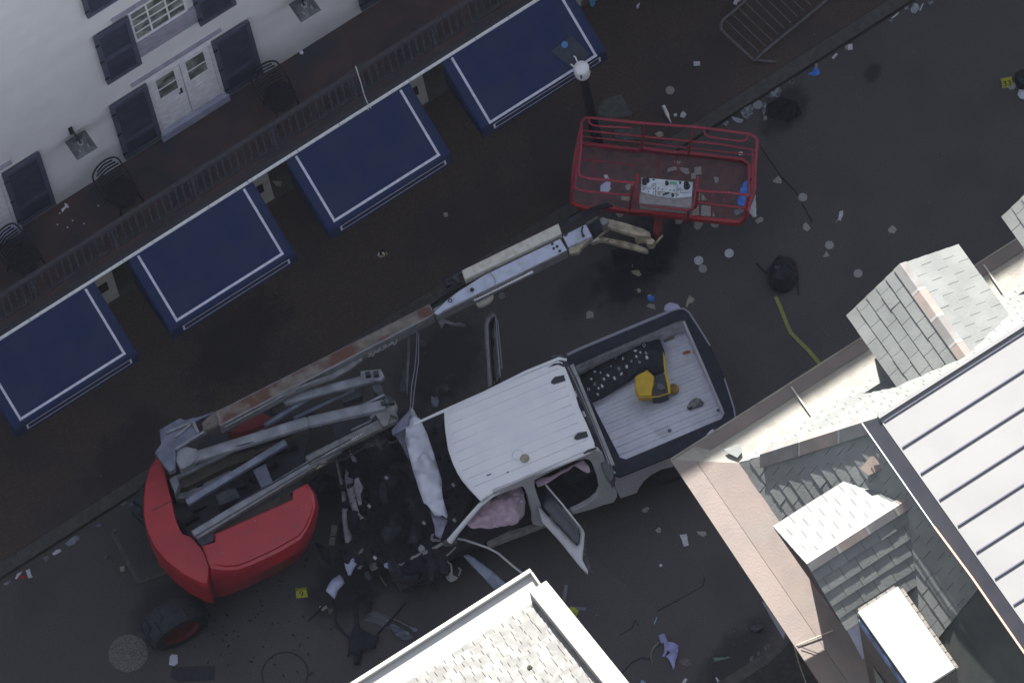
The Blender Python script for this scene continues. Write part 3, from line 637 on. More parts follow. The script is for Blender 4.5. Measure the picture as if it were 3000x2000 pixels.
MB().prism([(.05, -10.6, 9.3), (.2, -10.3, 9.9), (.2, -11.6, 9.9), (.05, -11.6, 9.3)], (0, 0, -.03)).build('side_slates', slate, ch)
# posts under the gallery
t = thing('gallery_post', 'dark gallery post with a pale shutter panel beside the copper gutter', 'post', (1.0, -6.3, .12))
MB().cyl((.93, -6.42, .12), (.93, -6.42, 8.2), .07, 14).build('shaft', A('brown_black_post', (.03, .027, .024), .7), t)
MB().prism([P(2233, 1762, 7.6), P(2248, 1755, 7.6), P(2300, 1850, 7.6), P(2296, 1870, 7.6)], (0, 0, -.03)).build('sign_panel', A('pale_grey_panel', (.24, .25, .28), .6), t)
# ---- lower roof with white gutter
ly, lx, LZ = -6.235, -2.79, 9.2
lb = thing('slate_gutter_house', 'house with pale weathered slate roof and broad white gutter at the bottom', 'building', (-8, -12, 0))
MB().bb(-30, lx-.2, -30, -7.1, 0, LZ-.2).build('wall', brick, lb)
g = MB(); g.bb(-30, lx, ly-.06, ly, LZ-.14, LZ+.03); g.bb(-30, lx, ly-.30, ly-.0605, LZ-.14, LZ-.045); g.bb(-30, lx-.02, ly-.46, ly-.3005, LZ-.14, LZ+.01)
g.bb(lx-.03, lx+.004, ly-.46, ly-.062, LZ-.14, LZ+.032); g.build('white_gutter', gutw, lb, bevel=.01)
g = MB(); g.prism([(-30, ly-.4605, LZ-.02), (lx-.1, ly-.4605, LZ-.02), (lx-.1, -14, LZ-.02+3.6), (-30, -14, LZ-.02+3.6)], (0, 0, -.4)); g.build('roof_deck', darkf, lb)
vd = Vector((0, -14-(ly-.46), 3.6))
slates('pale_slates', (-12, ly-.44, LZ+.0), (1, 0, 0), vd, [(0, 0), (12+lx-.11, 0), (12+lx-.11, 3.6), (0, 3.6)], slatel, lb, wd=.155, ex=.12, jit=1.3, th=.012, seed=9, gap=.008)
g = MB(); sl_ = 3.6/(14+ly-.46)
g.add([(-3.0, ly-.33, LZ+.19), (-2.72, ly-.33, LZ+.19), (-2.72, -14, LZ+.19+3.6*1.01), (-3.0, -14, LZ+.19+3.6*1.01), (-3.0, ly-.33, LZ-.3), (-2.72, ly-.33, LZ-.3), (-2.72, -14, LZ-.3), (-3.0, -14, LZ-.3)], [(0, 3, 2, 1), (0, 1, 5, 4), (1, 2, 6, 5), (2, 3, 7, 6), (3, 0, 4, 7)])
g.build('parapet_coping', coping, lb, bevel=.008)
g = MB(); c = Vector((-3.62, ly-1.35, LZ+.02+sl_*.95)); 
for k in range(5): a = k*1.3; g.box(c+Vector((cos(a)*.022, sin(a)*.018, 0)), (.010, 0, .004), (0, .012, 0), (0, 0, .01))
g.build('moss_clump', A('moss', (.03, .035, .02), .9), lb)
# ================================================================ BOOM LIFT
LO = P(620, 1450, 0)
lift = thing('boom_lift', 'red articulated boom lift with long rusty boom stretched over the sidewalk', 'boom lift', LO)
C5 = lambda pts: K(400, 1050, 2.09, pts)
C8 = lambda pts: K(600, 1000, 2.614, pts)
def loft(name, loops, m, parent, cap=True, **kw):
    n = len(loops[0]); g = MB(); g.v = [p for l in loops for p in l]
    for i in range(len(loops)-1):
        for k in range(n): k2 = (k+1) % n; g.f.append((i*n+k, i*n+k2, (i+1)*n+k2, (i+1)*n+k))
    if cap: g.f.append(tuple(range(n))); g.f.append(tuple((len(loops)-1)*n+k for k in range(n-1, -1, -1)))
    return g.build(name, m, parent, **kw)
def scaled(l, f, dz):
    c = sum(l, Vector())/len(l); return [Vector((c.x+(p.x-c.x)*f, c.y+(p.y-c.y)*f, p.z+dz)) for p in l]
# counterweight
cwp = C5([(120, 590), (75, 660), (48, 760), (36, 860), (40, 960), (60, 1060), (110, 1160), (190, 1250), (290, 1330), (400, 1385), (440, 1390), (452, 1290), (430, 1220), (400, 1165), (340, 1095), (280, 1075), (240, 990), (212, 860), (180, 730), (160, 650)])
top = [P(x, y, 1.62) for x, y in cwp]; lo = scaled(top, 1.0, -.75)
cw = loft('counterweight', [scaled(top, .95, .0), scaled(top, .985, -.03), top and scaled(top, 1.0, -.1), lo], redp, lift, smooth=True)
for a, b in (((95, 930), (215, 870)),): p, q = [P(x, y, 1.625) for x, y in C5([a, b])]; MB().beam(p, q, .012, .006).build('panel_gap', darkm, cw)
g = MB(); q = [P(x, y, 1.52) for x, y in C5([(180, 1205), (230, 1255), (300, 1300), (395, 1345)])]; g.tube(q, .006, 6); g.build('decal_line', whitei, cw)
g = MB(); q = [P(x, y, 1.56) for x, y in C5([(255, 1245), (310, 1285), (380, 1320)])]; g.tube(q, .007, 6); g.build('decal_line', A('faded_text', (.35, .12, .13), .6), cw)
for x, y in ((100, 750), (325, 1210)):
    c = P(*C5([(x, y)])[0], 1.62); MB().lathe(c, [(.03, -.01), (.034, .003), (.014, .006), (.002, .006)], n=14).build('lifting_eye', redp, cw)
# engine hood (large red cover)
A_ = C5([(400, 1155), (480, 1130), (478, 1082), (740, 965), (965, 865), (962, 815), (1045, 772), (1078, 830), (1085, 905), (1070, 960), (1040, 1030), (1000, 1085), (860, 1165), (700, 1240), (620, 1272), (540, 1276), (462, 1262), (425, 1210)])
B_ = C5([(400, 1155), (480, 1130), (478, 1082), (740, 965), (965, 865), (962, 815), (1052, 768), (1100, 830), (1117, 910), (1100, 985), (1070, 1070), (1020, 1160), (880, 1250), (720, 1320), (630, 1345), (540, 1350), (450, 1340), (425, 1220)])
zt = 1.7
La = [P(x, y, zt) for x, y in A_]; Lb = [P(x, y, zt-.16) for x, y in B_]
Cc = C5([(400, 1155), (480, 1130), (478, 1082), (740, 965), (965, 865), (962, 815), (1052, 768), (1098, 850), (1112, 950), (1090, 1050), (1060, 1130), (1000, 1220), (880, 1310), (720, 1380), (630, 1420), (540, 1455), (445, 1465), (425, 1240)])
Lc = []
for i, (b, c2) in enumerate(zip(Lb, Cc)): p = P(*c2, .75); Lc.append(p if i > 6 and i < 17 else Vector((La[i].x, La[i].y, .75)))
Lm = [a.lerp(b, .35)+Vector((0, 0, .05)) for a, b in zip(La, Lb)]
hood = loft('engine_hood', [scaled(La, .97, .03), La, Lm, Lb, Lc], redp, lift, smooth=True)
g = MB()
for a, b in (((700, 1310), (790, 1270)), ((720, 1300), (800, 1262)), ((690, 1350), (950, 1225)), ((500, 1395), (570, 1392))):
    p, q = [P(x, y, 1.18) for x, y in C5([a, b])]; g.beam(p, q, .014, .03)
g.build('side_slot', A('dark_red', (.08, .008, .014), .6), hood)
for x, y in ((528, 1190), (725, 990), (1015, 925), (922, 905)):
    c = P(*C5([(x, y)])[0], 1.735); MB().lathe(c, [(.013, -.01), (.013, .005), (.006, .01)], n=8).build('bolt', A('faded_text', (.35, .12, .13), .6), hood)
# rear red hood
q = C5([(560, 458), (620, 415), (700, 370), (775, 335), (832, 362), (845, 385), (790, 410), (700, 445), (620, 465)])
l1 = [P(x, y, 1.55) for x, y in q]; loft('far_hood', [scaled(l1, .9, .05), l1, scaled(l1, 1.0, -.6)], A('pinkish_red_paint', (.22, .045, .05), .4, (.18, .035, .04), 4, 5), lift, smooth=True)
# turntable deck and recess
q = C5([(200, 730), (420, 480), (560, 440), (900, 330), (1100, 330), (1000, 700), (1010, 790), (700, 960), (470, 1080), (400, 1150), (330, 1080), (240, 960)])
slab('turntable_deck', q, .95, .12, darkm, lift)
g = MB(); rr = random.Random(5)
for k in range(26):
    x, y = C5([(rr.uniform(290, 960), 0)])[0][0], 0; xx = rr.uniform(300, 960); yy = 1060-(xx-330)*.62+rr.uniform(-260, -60)
    c = P(*C5([(xx, yy)])[0], rr.uniform(.98, 1.2)); a = rr.uniform(-.4, 0); sx, sy = rr.uniform(.03, .13), rr.uniform(.03, .08)
    g.box(c, (sx*cos(a), sx*sin(a), 0), (-sy*sin(a), sy*cos(a), 0), (0, 0, rr.uniform(.03, .1)))
g.build('deck_machinery', A('deck_dark', (.016, .018, .026), .7, (.028, .03, .04), 9, 6, spec=.2), lift, bevel=.01)['kind'] = 'stuff'
slab('blue_grey_box', C5([(712, 682), (790, 640), (835, 760), (765, 790)]), 1.35, .3, steelb, lift, bevel=.01)
slab('tank', C5([(480, 830), (600, 780), (640, 850), (500, 900)]), 1.2, .25, A('dim_steel', (.07, .075, .09), .6, (.04, .045, .055), 8, 5), lift, bevel=.02)
q = C5([(380, 1135), (465, 1100), (478, 1060), (930, 830), (945, 810), (968, 870), (480, 1085), (480, 1120), (400, 1150)])
slab('inner_panel', C5([(400, 1090), (930, 815), (968, 862), (480, 1082), (478, 1120), (405, 1140)]), 1.5, .3, brownp, lift, bevel=.008)
slab('inner_panel', C5([(200, 745), (560, 600), (720, 550), (760, 590), (560, 660), (300, 790), (215, 800)]), 1.42, .2, brownp, lift, bevel=.008)
slab('inner_panel', C5([(215, 800), (300, 790), (560, 665), (590, 700), (330, 850), (240, 860)]), 1.25, .2, steelg, lift, bevel=.008)
# chassis and tyres
def wheel(c, axis, r, wdt, parent, rimm, tread=True, name='wheel', lugs=22):
    ax = Vector(axis).normalized(); c = Vector(c); w_ = thing(name, None, None, c); w_.parent = parent; w_.location = c-ORG[parent]
    MB().lathe(c, [(r*.55, -wdt/2), (r*.9, -wdt/2), (r*.97, -wdt*.42), (r, -wdt*.3), (r, wdt*.3), (r*.97, wdt*.42), (r*.9, wdt/2), (r*.55, wdt/2), (r*.55, -wdt/2)], axis=ax, n=32, caps=False).build('tyre', rubber, w_, smooth=True)
    t = Vector((0, 0, 1)); e = ax.cross(t).normalized(); h = ax.cross(e); g = MB()
    for k in range(lugs):
        a = 2*pi*k/lugs; rad = e*cos(a)+h*sin(a); tan = -e*sin(a)+h*cos(a); sg = 1 if k % 2 else -1
        g.box(c+rad*r*1.0+ax*wdt*.16*sg, rad*.025, (tan*.035+ax*.01*sg), ax*wdt*.22)
    if tread: g.build('tread', rubber, w_)
    MB().lathe(c, [(r*.2, -wdt*.44), (r*.5, -wdt*.40), (r*.56, -wdt*.505), (r*.6, -wdt*.51), (r*.6, wdt*.51), (r*.56, wdt*.505), (r*.5, wdt*.3), (r*.2, wdt*.32)], axis=ax, n=24).build('rim', rimm, w_, smooth=True)
    g = MB()
    for k in range(8): a = 2*pi*k/8; g.lathe(c+(e*cos(a)+h*sin(a))*r*.33-ax*wdt*.35, [(.015, -.02), (.015, .01)], axis=ax, n=6)
    g.build('wheel_nuts', darkm, w_); return w_
a_ = radians(-4)
wc = P(536, 1853, .46)+Vector((0, .2, 0)); wheel(wc, (sin(a_)*-1, 1, 0), .46, .40, lift, A('dim_red_rim', (.15, .022, .024), .8, (.08, .018, .02), 12, 5))
wheel(wc+Vector((.85, 1.75, 0)), (-.3, 1, 0), .46, .38, lift, redp); wheel(wc+Vector((1.75, .35, 0)), (-.3, 1, 0), .46, .38, lift, redp); wheel(wc+Vector((2.45, 1.65, 0)), (-.3, 1, 0), .46, .38, lift, redp)
MB().box(wc+Vector((1.35, .95, .1)), (.95, 0, 0), (0, .5, 0), (0, 0, .22)).build('chassis', darkm, lift, bevel=.03)
g = MB(); q = [P(x, y, .35) for x, y in [(342, 1552), (328, 1560), (336, 1572), (406, 1706), (432, 1716), (494, 1674)]]
for a, b in ((q[0], q[1]), (q[1], q[3]), (q[3], q[5])): g.beam(a, b, .05, .05)
g.build('bumper_bar', A('dim_grey_bar', (.075, .072, .07), .6, (.05, .05, .05), 14, 5), lift)
# main boom: four lines of points traced, then real thickness
def boomseg(name, a0, a1, b0, b1, za, zb, dep, m, parent, bevel=.012):
    q = [P(*a0, za), P(*a1, zb), P(*b1, zb), P(*b0, za)]
    return MB().prism(q, (0, 0, -dep)).build(name, m, parent, bevel=bevel)
zL, zR_ = 2.35, 2.1
bm1 = boomseg('main_boom', (630, 1206), (1259, 889), (645, 1249), (1272, 922), zL, zR_, .3, boomg, lift)
q = [P(632, 1210, zL), P(1257, 893, zR_), P(1268, 919, zR_), P(644, 1243, zL)]
MB().prism([p+Vector((0, 0, .005)) for p in q], (0, 0, -.004)).build('rusty_top_plate', boomt, bm1)
# lettering on the side face
def side_text(body, pa, pb, z0, size, name, m, parent, sx=1.): 
    a, b = P(*pa, z0), P(*pb, z0); xd = (b-a).normalized(); return text(name, body, a, xd, (0, 0, 1), size, m, parent, .001, .25, sx)
side_text('SJ63AJ', (1076, 1047), (1192, 988), 1.96, .20, 'lettering', whitei, bm1, .92)
side_text('SKYJACK', (745, 1212), (830, 1168), 2.10, .16, 'lettering', A('dim_lettering', (.3, .3, .31), .6), bm1, .88)
# second boom section, extension
b2 = boomseg('mid_boom', (1268, 905), (1640, 697), (1280, 924), (1662, 735), 2.14, 1.92, .26, boomg, lift)
q = [(1270, 917), (1308, 880), (1345, 852), (1420, 805), (1641, 699), (1661, 732), (1440, 840), (1300, 908), (1282, 922)]
pts = [P(x, y, 2.16-.22*(x-1270)/390) for x, y in q]; MB().prism(pts, (0, 0, -.02)).build('light_top_plate', booml, b2, bevel=.006)
g = MB(); c = P(1416, 828, 2.09); g.tube([c+Vector((cos(t*pi/12)*.17, sin(t*pi/12)*.17, 0)) for t in range(-9, 10)], .005, 5); g.build('weld_ring', boomg, b2)
for x, y in ((1383, 849), (1319, 881)): MB().lathe(P(x, y, 2.13), [(.03, -.01), (.032, .012), (.018, .012), (.016, -.002), (.001, -.002)], n=12).build('bolt_hole', darkm, b2)
for x, y in ((1618, 715), (1632, 722), (1640, 735), (1622, 728)): MB().box(P(x, y, 1.96), (.016, -.008, 0), (.01, .016, 0), (0, 0, .006)).build('scratch_mark', darkm, b2)
MB().prism([P(1366+18, 868+4, 2.0), P(1556, 790, 1.9), P(1563, 797, 1.9), P(1390, 881, 2.0)], (0, 0, -.03)).build('white_label', trimw, b2)
a, b = P(1396, 876, 2.003), P(1556, 796, 1.903); xd = (b-a).normalized(); g = MB(); rr = random.Random(3)
for k in range(26): p = a+(b-a)*(k+.3)/26; g.box(p+Vector((0, .012, .002)), xd*.009*rr.uniform(.5, 1.3), Vector((-xd.y, xd.x, 0))*.009, (0, 0, .0015))
g.build('label_print', inkm, b2)
boomseg('cable_tray', (1352, 792), (1636, 654), (1362, 818), (1646, 684), 2.2, 2.02, .2, boomc, lift)
g = MB(); q = C = [P(x, y, 2.1) for x, y in [(1356, 795), (1328, 810), (1306, 822), (1316, 838), (1345, 825), (1362, 812)]]
g.tube(q[:4], .05, 8); g.tube([q[1]+Vector((0, 0, .05)), q[4]], .045, 8); g.tube([P(1362, 824, 1.98), P(1640, 690, 1.86)], .035, 8); g.tube([P(1268, 886, 2.0), P(1350, 826, 2.0)], .03, 6); g.build('cable_chain', blackp, lift)
b3 = boomseg('fly_boom', (1648, 690), (1716, 656), (1664, 724), (1735, 692), 1.95, 1.9, .24, booml, lift)
boomseg('fly_boom_side', (1664, 725), (1736, 692), (1668, 742), (1692, 740), 1.88, 1.85, .12, linkc, b3)
g = MB(); g.lathe(P(1655, 682, 2.0), [(.035, -.05), (.04, .03), (.02, .03), (.018, .0), (.001, 0)], n=14); g.tube([P(1707, 664, 1.98), P(1704, 678, 1.98), P(1709, 692, 1.98)], .014, 6); g.lathe(P(1709, 692, 1.97), [(.022, 0), (.024, .02), (.001, .025)], n=10); g.build('hose_fitting', blackp, b3)
g = MB(); rr = random.Random(8)
for k in range(9):
    off = rr.uniform(-8, 8); g.tube([P(1640+rr.uniform(-4, 10), 655+off*.6, 1.95+rr.uniform(0, .06)), P(1668, 648+off, 2.02), P(1700+off*.4, 633+off*.7, 2.0), P(1740, 612+off*.8, 1.8), P(1785+off, 600+off*.5, 1.55)], .016, 6)
g.build('hydraulic_hoses', blackp, lift)
# jib links
J = lambda pts: K(1640, 600, 5.6, pts)
def jib(name, pts, z, th, m): return slab(name, J(pts), z, th, m, lift, bevel=.01)
jib('jib_link', [(770, 225), (870, 240), (1120, 310), (1360, 385), (1480, 450), (1490, 510), (1430, 520), (1240, 495), (1030, 440), (800, 365), (740, 300)], 1.72, .12, linkc)
jib('jib_link', [(690, 510), (800, 545), (1060, 590), (1300, 660), (1450, 725), (1440, 775), (1380, 765), (1050, 680), (700, 580)], 1.45, .10, linkc)
jib('jib_link', [(770, 395), (810, 400), (640, 530), (820, 550), (760, 590), (640, 600), (530, 635), (505, 600)], 1.6, .08, linkc)
jib('jib_shine', [(530, 595), (645, 540), (648, 556), (540, 606)], 1.62, .015, A('shine_tint', (.6, .6, .6), .3))  # highlight on the link painted as a thin pale plate
jib('jib_knuckle', [(655, 220), (700, 195), (780, 230), (800, 280), (740, 330), (700, 330), (665, 290)], 1.8, .3, A('grey_cast', (.22, .22, .225), .6, (.15, .15, .16), 10, 5))
jib('jib_knuckle', [(1225, 540), (1260, 490), (1330, 475), (1480, 520), (1560, 580), (1530, 640), (1440, 650), (1400, 560), (1290, 560), (1250, 590)], 1.6, .2, linkc)
jib('jib_arm', [(420, 295), (610, 180), (630, 190), (590, 225), (440, 310)], 1.75, .08, boomg)
jib('jib_actuator', [(480, 330), (640, 250), (680, 360), (740, 420), (700, 470), (640, 490), (560, 520)], 1.5, .25, darkm)
jib('jib_bracket', [(1440, 680), (1560, 600), (1680, 480), (1700, 500), (1600, 620), (1460, 690)], 1.5, .05, linkc)
jib('basket_mount', [(1545, 230), (1565, 120), (1640, 120), (1680, 240), (1672, 420), (1620, 490), (1560, 490), (1520, 420)], 1.15, .2, A('dim_red_mount', (.20, .02, .035), .6, (.10, .03, .035), 9, 6))
jib('mount_bracket', [(1490, 130), (1560, 60), (1650, 70), (1650, 200), (1560, 240), (1500, 320), (1480, 240)], 1.1, .2, darkm)
# riser links
def link(name, a, za, b, zb, wd, h, m, parent=lift, bevel=.02):
    p, q = P(*a, za), P(*b, zb); return MB().beam(p, q, wd, h).build(name, m, parent, bevel=bevel)
link('riser_link', (560, 1344), 1.95, (905, 1236), 2.0, .175, .15, steelg, bevel=.05); link('riser_link', (900, 1238), 2.0, (1130, 1187), 1.95, .17, .15, steelg, bevel=.05)
link('riser_link', (830, 1176), 1.9, (1100, 1106), 1.75, .15, .13, steelg, bevel=.045)
link('cylinder', (775, 1246), 1.75, (930, 1150), 1.8, .075, .075, steelb, bevel=.03)
link('riser_beam', (548, 1474), 1.7, (838, 1296), 1.75, .095, .10, steelb, bevel=.01)
link('riser_beam', (566, 1566), 1.75, (1000, 1305), 1.8, .10, .12, steelg, bevel=.02); link('riser_beam', (578, 1578), 1.7, (1000, 1318), 1.76, .05, .12, boomg, bevel=.01)
link('riser_beam', (900, 1352), 1.82, (1160, 1222), 1.8, .15, .13, A('dull_grey_steel', (.10, .10, .105), .6, (.16, .16, .165), 8, 6), bevel=.02)
a, b = P(955, 1330, 1.888), P(1065, 1268, 1.882); xd = (b-a).normalized(); g = MB()
for k in range(22): p = a+(b-a)*(k+.3)/22; g.box(p+Vector((0, 0, .003)), xd*.008*rr.uniform(.5, 1.3), Vector((-xd.y, xd.x, 0))*.009, (0, 0, .0015))
g.build('stencilled_print', whitei, lift)
link('riser_beam', (505, 1405), 1.55, (742, 1290), 1.6, .06, .06, steelg, bevel=.01)
link('cross_tube', (742, 1330), 1.5, (905, 1262), 1.62, .06, .06, brownp, bevel=.02)
link('cross_tube', (860, 1225), 1.5, (1040, 1140), 1.6, .05, .05, steelb, bevel=.02)
link('side_plate', (1010, 1215), 1.9, (1128, 1158), 1.9, .035, .10, steelg, bevel=.008)
link('side_plate', (1030, 1262), 1.75, (1150, 1205), 1.8, .03, .09, boomg, bevel=.008)
for hp_ in ([(600, 1330), (720, 1300), (850, 1262), (960, 1225), (1060, 1205)], [(690, 1475), (800, 1415), (920, 1345), (1030, 1285)], [(760, 1262), (830, 1225), (930, 1180), (1010, 1150)], [(900, 1400), (935, 1360), (1010, 1345), (1100, 1290)]):
    MB().tube([P(x, y, 2.04 if i % 2 else 2.0) for i, (x, y) in enumerate(hp_)], .012, 6).build('hydraulic_hose', blackp, lift)
link('bolted_strip', (922, 1372), 1.8, (958, 1352), 1.8, .06, .05, linkc)
slab('link_end', C5([(245, 555), (300, 535), (370, 550), (380, 600), (330, 650), (270, 678), (240, 630)]), 2.05, .2, A('pale_grey_plate', (.23, .235, .27), .5, (.17, .17, .2), 8, 5), lift, bevel=.02)
slab('end_bracket', C5([(140, 435), (265, 362), (290, 375), (400, 350), (470, 322), (470, 335), (400, 365), (360, 385), (385, 455), (430, 440), (300, 520), (240, 560), (235, 680), (200, 690), (160, 640), (110, 575), (150, 520)]), 2.1, .15, A('lilac_plate', (.15, .16, .225), .5, (.10, .11, .16), 8, 6), lift, bevel=.01)
g = MB()
for a, b in (((180, 455), (330, 395)), ((240, 480), (330, 405)), ((345, 390), (380, 455)), ((240, 555), (420, 445))):
    p, q = [P(x, y, 2.13) for x, y in C5([a, b])]; g.beam(p, q, .035, .05)
g.build('bracket_rib', A('pale_grey_plate', (.23, .235, .27), .5, (.17, .17, .2), 8, 5), lift)
for (a, b) in (((200, 735), (262, 725)), ((350, 1045), (450, 1020))):
    q = C5([(a[0], a[1]), (a[0]+45, a[1]-30), (b[0], b[1]+40), (a[0]+35, a[1]+95)]); slab('pivot_block', q, 1.6, .25, steelg, lift, bevel=.015)
slab('lower_pivot', C5([(345, 1045), (440, 1015), (480, 1085), (470, 1115), (400, 1145), (370, 1110)]), 1.66, .3, darkm, lift, bevel=.015)
# far knuckle: brackets with holes where links meet
C9 = lambda pts: K(600, 1000, 2.614, pts)
slab('link_fork', C9([(1190, 225), (1345, 208), (1375, 265), (1350, 300), (1230, 290), (1195, 300)]), 1.85, .12, steelg, lift, bevel=.01)
slab('link_fork', C9([(1330, 460), (1440, 430), (1475, 490), (1460, 530), (1480, 580), (1420, 560), (1400, 640), (1360, 650), (1310, 560), (1270, 600), (1260, 540)]), 1.95, .14, A('dull_grey_steel', (.10, .10, .105), .6, (.16, .16, .165), 8, 6), lift, bevel=.01)
g = MB()
for x, y in ((1250, 255), (1312, 250), (1370, 480), (1430, 462)): MB().box(P(*C9([(x, y)])[0], 1.9 if y < 300 else 2.0), (.035, -.015, 0), (.012, .03, 0), (0, 0, .05)).build('fork_hole', blackp, lift)
slab('knuckle_plate', C9([(1265, 300), (1320, 300), (1360, 345), (1365, 400), (1460, 440), (1400, 470), (1290, 380)]), 1.7, .2, A('dim_steel', (.07, .075, .09), .6, (.04, .045, .055), 8, 5), lift, bevel=.01)
slab('knuckle_plate', C9([(1040, 440), (1210, 330), (1200, 420), (1060, 470)]), 1.5, .2, A('dim_steel', (.07, .075, .09), .6, (.04, .045, .055), 8, 5), lift, bevel=.01)
slab('knuckle_plate', C9([(980, 640), (1330, 560), (1150, 680), (1000, 760)]), 1.4, .2, darkm, lift, bevel=.01)
slab('bracket_tab', C9([(1430, 680), (1580, 520), (1560, 600), (1545, 660), (1440, 720)]), 1.5, .05, crumpl, lift)
g = MB(); 
for p in ([(640, 740), (700, 700), (760, 690), (720, 760)], [(640, 720), (630, 780), (660, 820)], [(660, 700), (690, 760), (770, 720)]): g.tube([P(x, y, 1.78) for x, y in C9(p)], .009, 6)
g.build('control_cable', blackp, lift)
g = MB(); g.tube([P(x, y, 2.36-.1*(i/5)) for i, (x, y) in enumerate(C9([(150, 655), (330, 560), (480, 480), (590, 415), (720, 350), (960, 262)]))], .014, 6)
g.tube([P(x, y, 2.2) for x, y in C9([(600, 420), (740, 345), (950, 275), (985, 265)])], .03, 6); g.build('boom_cable', boomg, lift)
slab('boom_shoe', C9([(735, 352), (960, 250), (1200, 120), (1210, 140), (1080, 230), (980, 285), (850, 330)]), 2.02, .06, boomg, lift)
slab('boom_end_tray', C5([(400, 395), (470, 330), (640, 250), (660, 330), (520, 400), (410, 440)]), 2.2, .1, boomt, lift)
# ---------------------------------------------------------------- basket
C6 = lambda pts: K(1600, 300, 3.36, pts)
bk = thing('platform_basket', None, None, P(1850, 560, .5)); bk.parent = lift; bk.location = ORG[bk]-LO
def rail(pts, z, r, name='rail', m=redrail, closed=False):
    q = [P(x, y, (z[i] if isinstance(z, (list, tuple)) else z)) for i, (x, y) in enumerate(C6(pts))]; return MB().tube(q, r, 8, closed).build(name, m, bk, smooth=True)
BO = .5; ZF, ZMi, ZT_ = 1.22, 1.75, 2.3
fl = slab('basket_floor', C6([(345, 410), (1960, 575), (2060, 900), (1975, 1120), (1900, 1180), (410, 1035), (260, 960), (290, 700)]), ZF, .02, redfloor, bk)
g = MB()
for k in range(60):
    t = (k+.5)/60; a = P(*C6([(350+1610*t, 412+165*t)])[0], ZF+.006); b = P(*C6([(300+1640*t, 955+190*t)])[0], ZF+.006); g.beam(a, b, .006, .008)
for k in range(18):
    t = (k+.5)/18; a = P(*C6([(345-60*t, 420+530*t)])[0], ZF+.006); b = P(*C6([(1970+20*t, 590+540*t)])[0], ZF+.006); g.beam(a, b, .005, .006)
g.build('floor_grid', redfloor, bk)
g = MB(); q = [P(x, y, ZF-.03) for x, y in C6([(245, 975), (300, 1025), (410, 1048), (560, 1035), (800, 1075), (1060, 1095), (1150, 1110), (1500, 1150), (1900, 1190), (1960, 1135), (1985, 1075)])]
for a, b in zip(q[:-1], q[1:]): g.beam(a, b, .05, .13)
g.build('front_kick_plate', redp, bk, bevel=.008)
g = MB(); q = [P(x, y, ZF+.06) for x, y in C6([(340, 405), (900, 475), (925, 455), (1240, 500), (1390, 505), (1940, 572), (2000, 620), (2010, 760)])]
for a, b in zip(q[:-1], q[1:]): g.beam(a, b, .04, .10)
g.build('back_kick_plate', redrail, bk)
rail([(345, 250), (350, 190), (375, 158), (420, 150), (900, 200), (1440, 240), (1700, 270), (2000, 312), (2050, 335), (2075, 375), (2072, 450), (2060, 600), (2052, 860), (2030, 920), (2000, 1000), (1985, 1080)], ZT_, .022)
rail([(345, 250), (320, 350), (290, 500), (262, 700), (250, 880), (245, 970)], [2.3, 2.25, 2.1, 1.85, 1.6, 1.3], .022)
rail([(345, 190), (345, 400), (330, 560), (315, 680), (345, 730), (400, 745), (640, 768), (880, 795)], ZT_, .02)
rail([(350, 275), (900, 330), (1440, 385), (1700, 410), (2050, 470)], ZMi, .016)
rail([(420, 170), (430, 205), (455, 225), (520, 235), (840, 250)], ZT_, .014); rail([(1550, 280), (1570, 320), (1600, 340), (1900, 382), (1960, 375), (1990, 330)], ZT_, .014)
rail([(350, 405), (900, 465)], ZF+.35, .014)
rail([(280, 835), (320, 860), (400, 875), (830, 915)], ZMi, .018); rail([(1490, 870), (1560, 875), (1800, 890), (2010, 915)], ZT_, .02); rail([(1490, 980), (1700, 1010), (1985, 1045)], ZMi, .018)
rail([(1990, 600), (1995, 760), (1985, 900), (1960, 1030)], ZMi, .016); rail([(2030, 480), (2035, 700), (2020, 880)], ZMi+.2, .014); rail([(300, 520), (285, 700), (275, 850)], ZMi, .016)
for a, b in (((965, 210), (935, 480)), ((1440, 245), (1400, 520)), ((1995, 920), (1960, 1150)), ((845, 820), (825, 1050)), ((1400, 1050), (1385, 1170)), ((350, 250), (345, 410)), ((1500, 850), (1470, 1040))):
    p, q = P(*C6([a])[0], ZT_), P(*C6([b])[0], ZF); MB().beam(p, q, .03, .03).build('post', redrail, bk)
rail([(352, 335), (900, 392), (1400, 448), (2045, 520)], ZMi-.25, .012)
rail([(325, 560), (600, 585), (900, 620)], ZF+.02, .012, 'floor_bar'); rail([(1100, 520), (1120, 700)], ZF+.02, .012, 'floor_bar'); rail([(1250, 480), (1310, 720)], ZF+.02, .012, 'floor_bar'); rail([(465, 540), (462, 700)], ZF+.02, .010, 'floor_bar'); rail([(1640, 900), (1632, 1130)], ZF+.02, .008, 'floor_bar'); rail([(1760, 915), (1750, 1150)], ZF+.02, .008, 'floor_bar')
rail([(2050, 640), (2045, 780), (2030, 900)], ZMi, .014); rail([(318, 420), (300, 600), (285, 800)], ZMi+.2, .014)
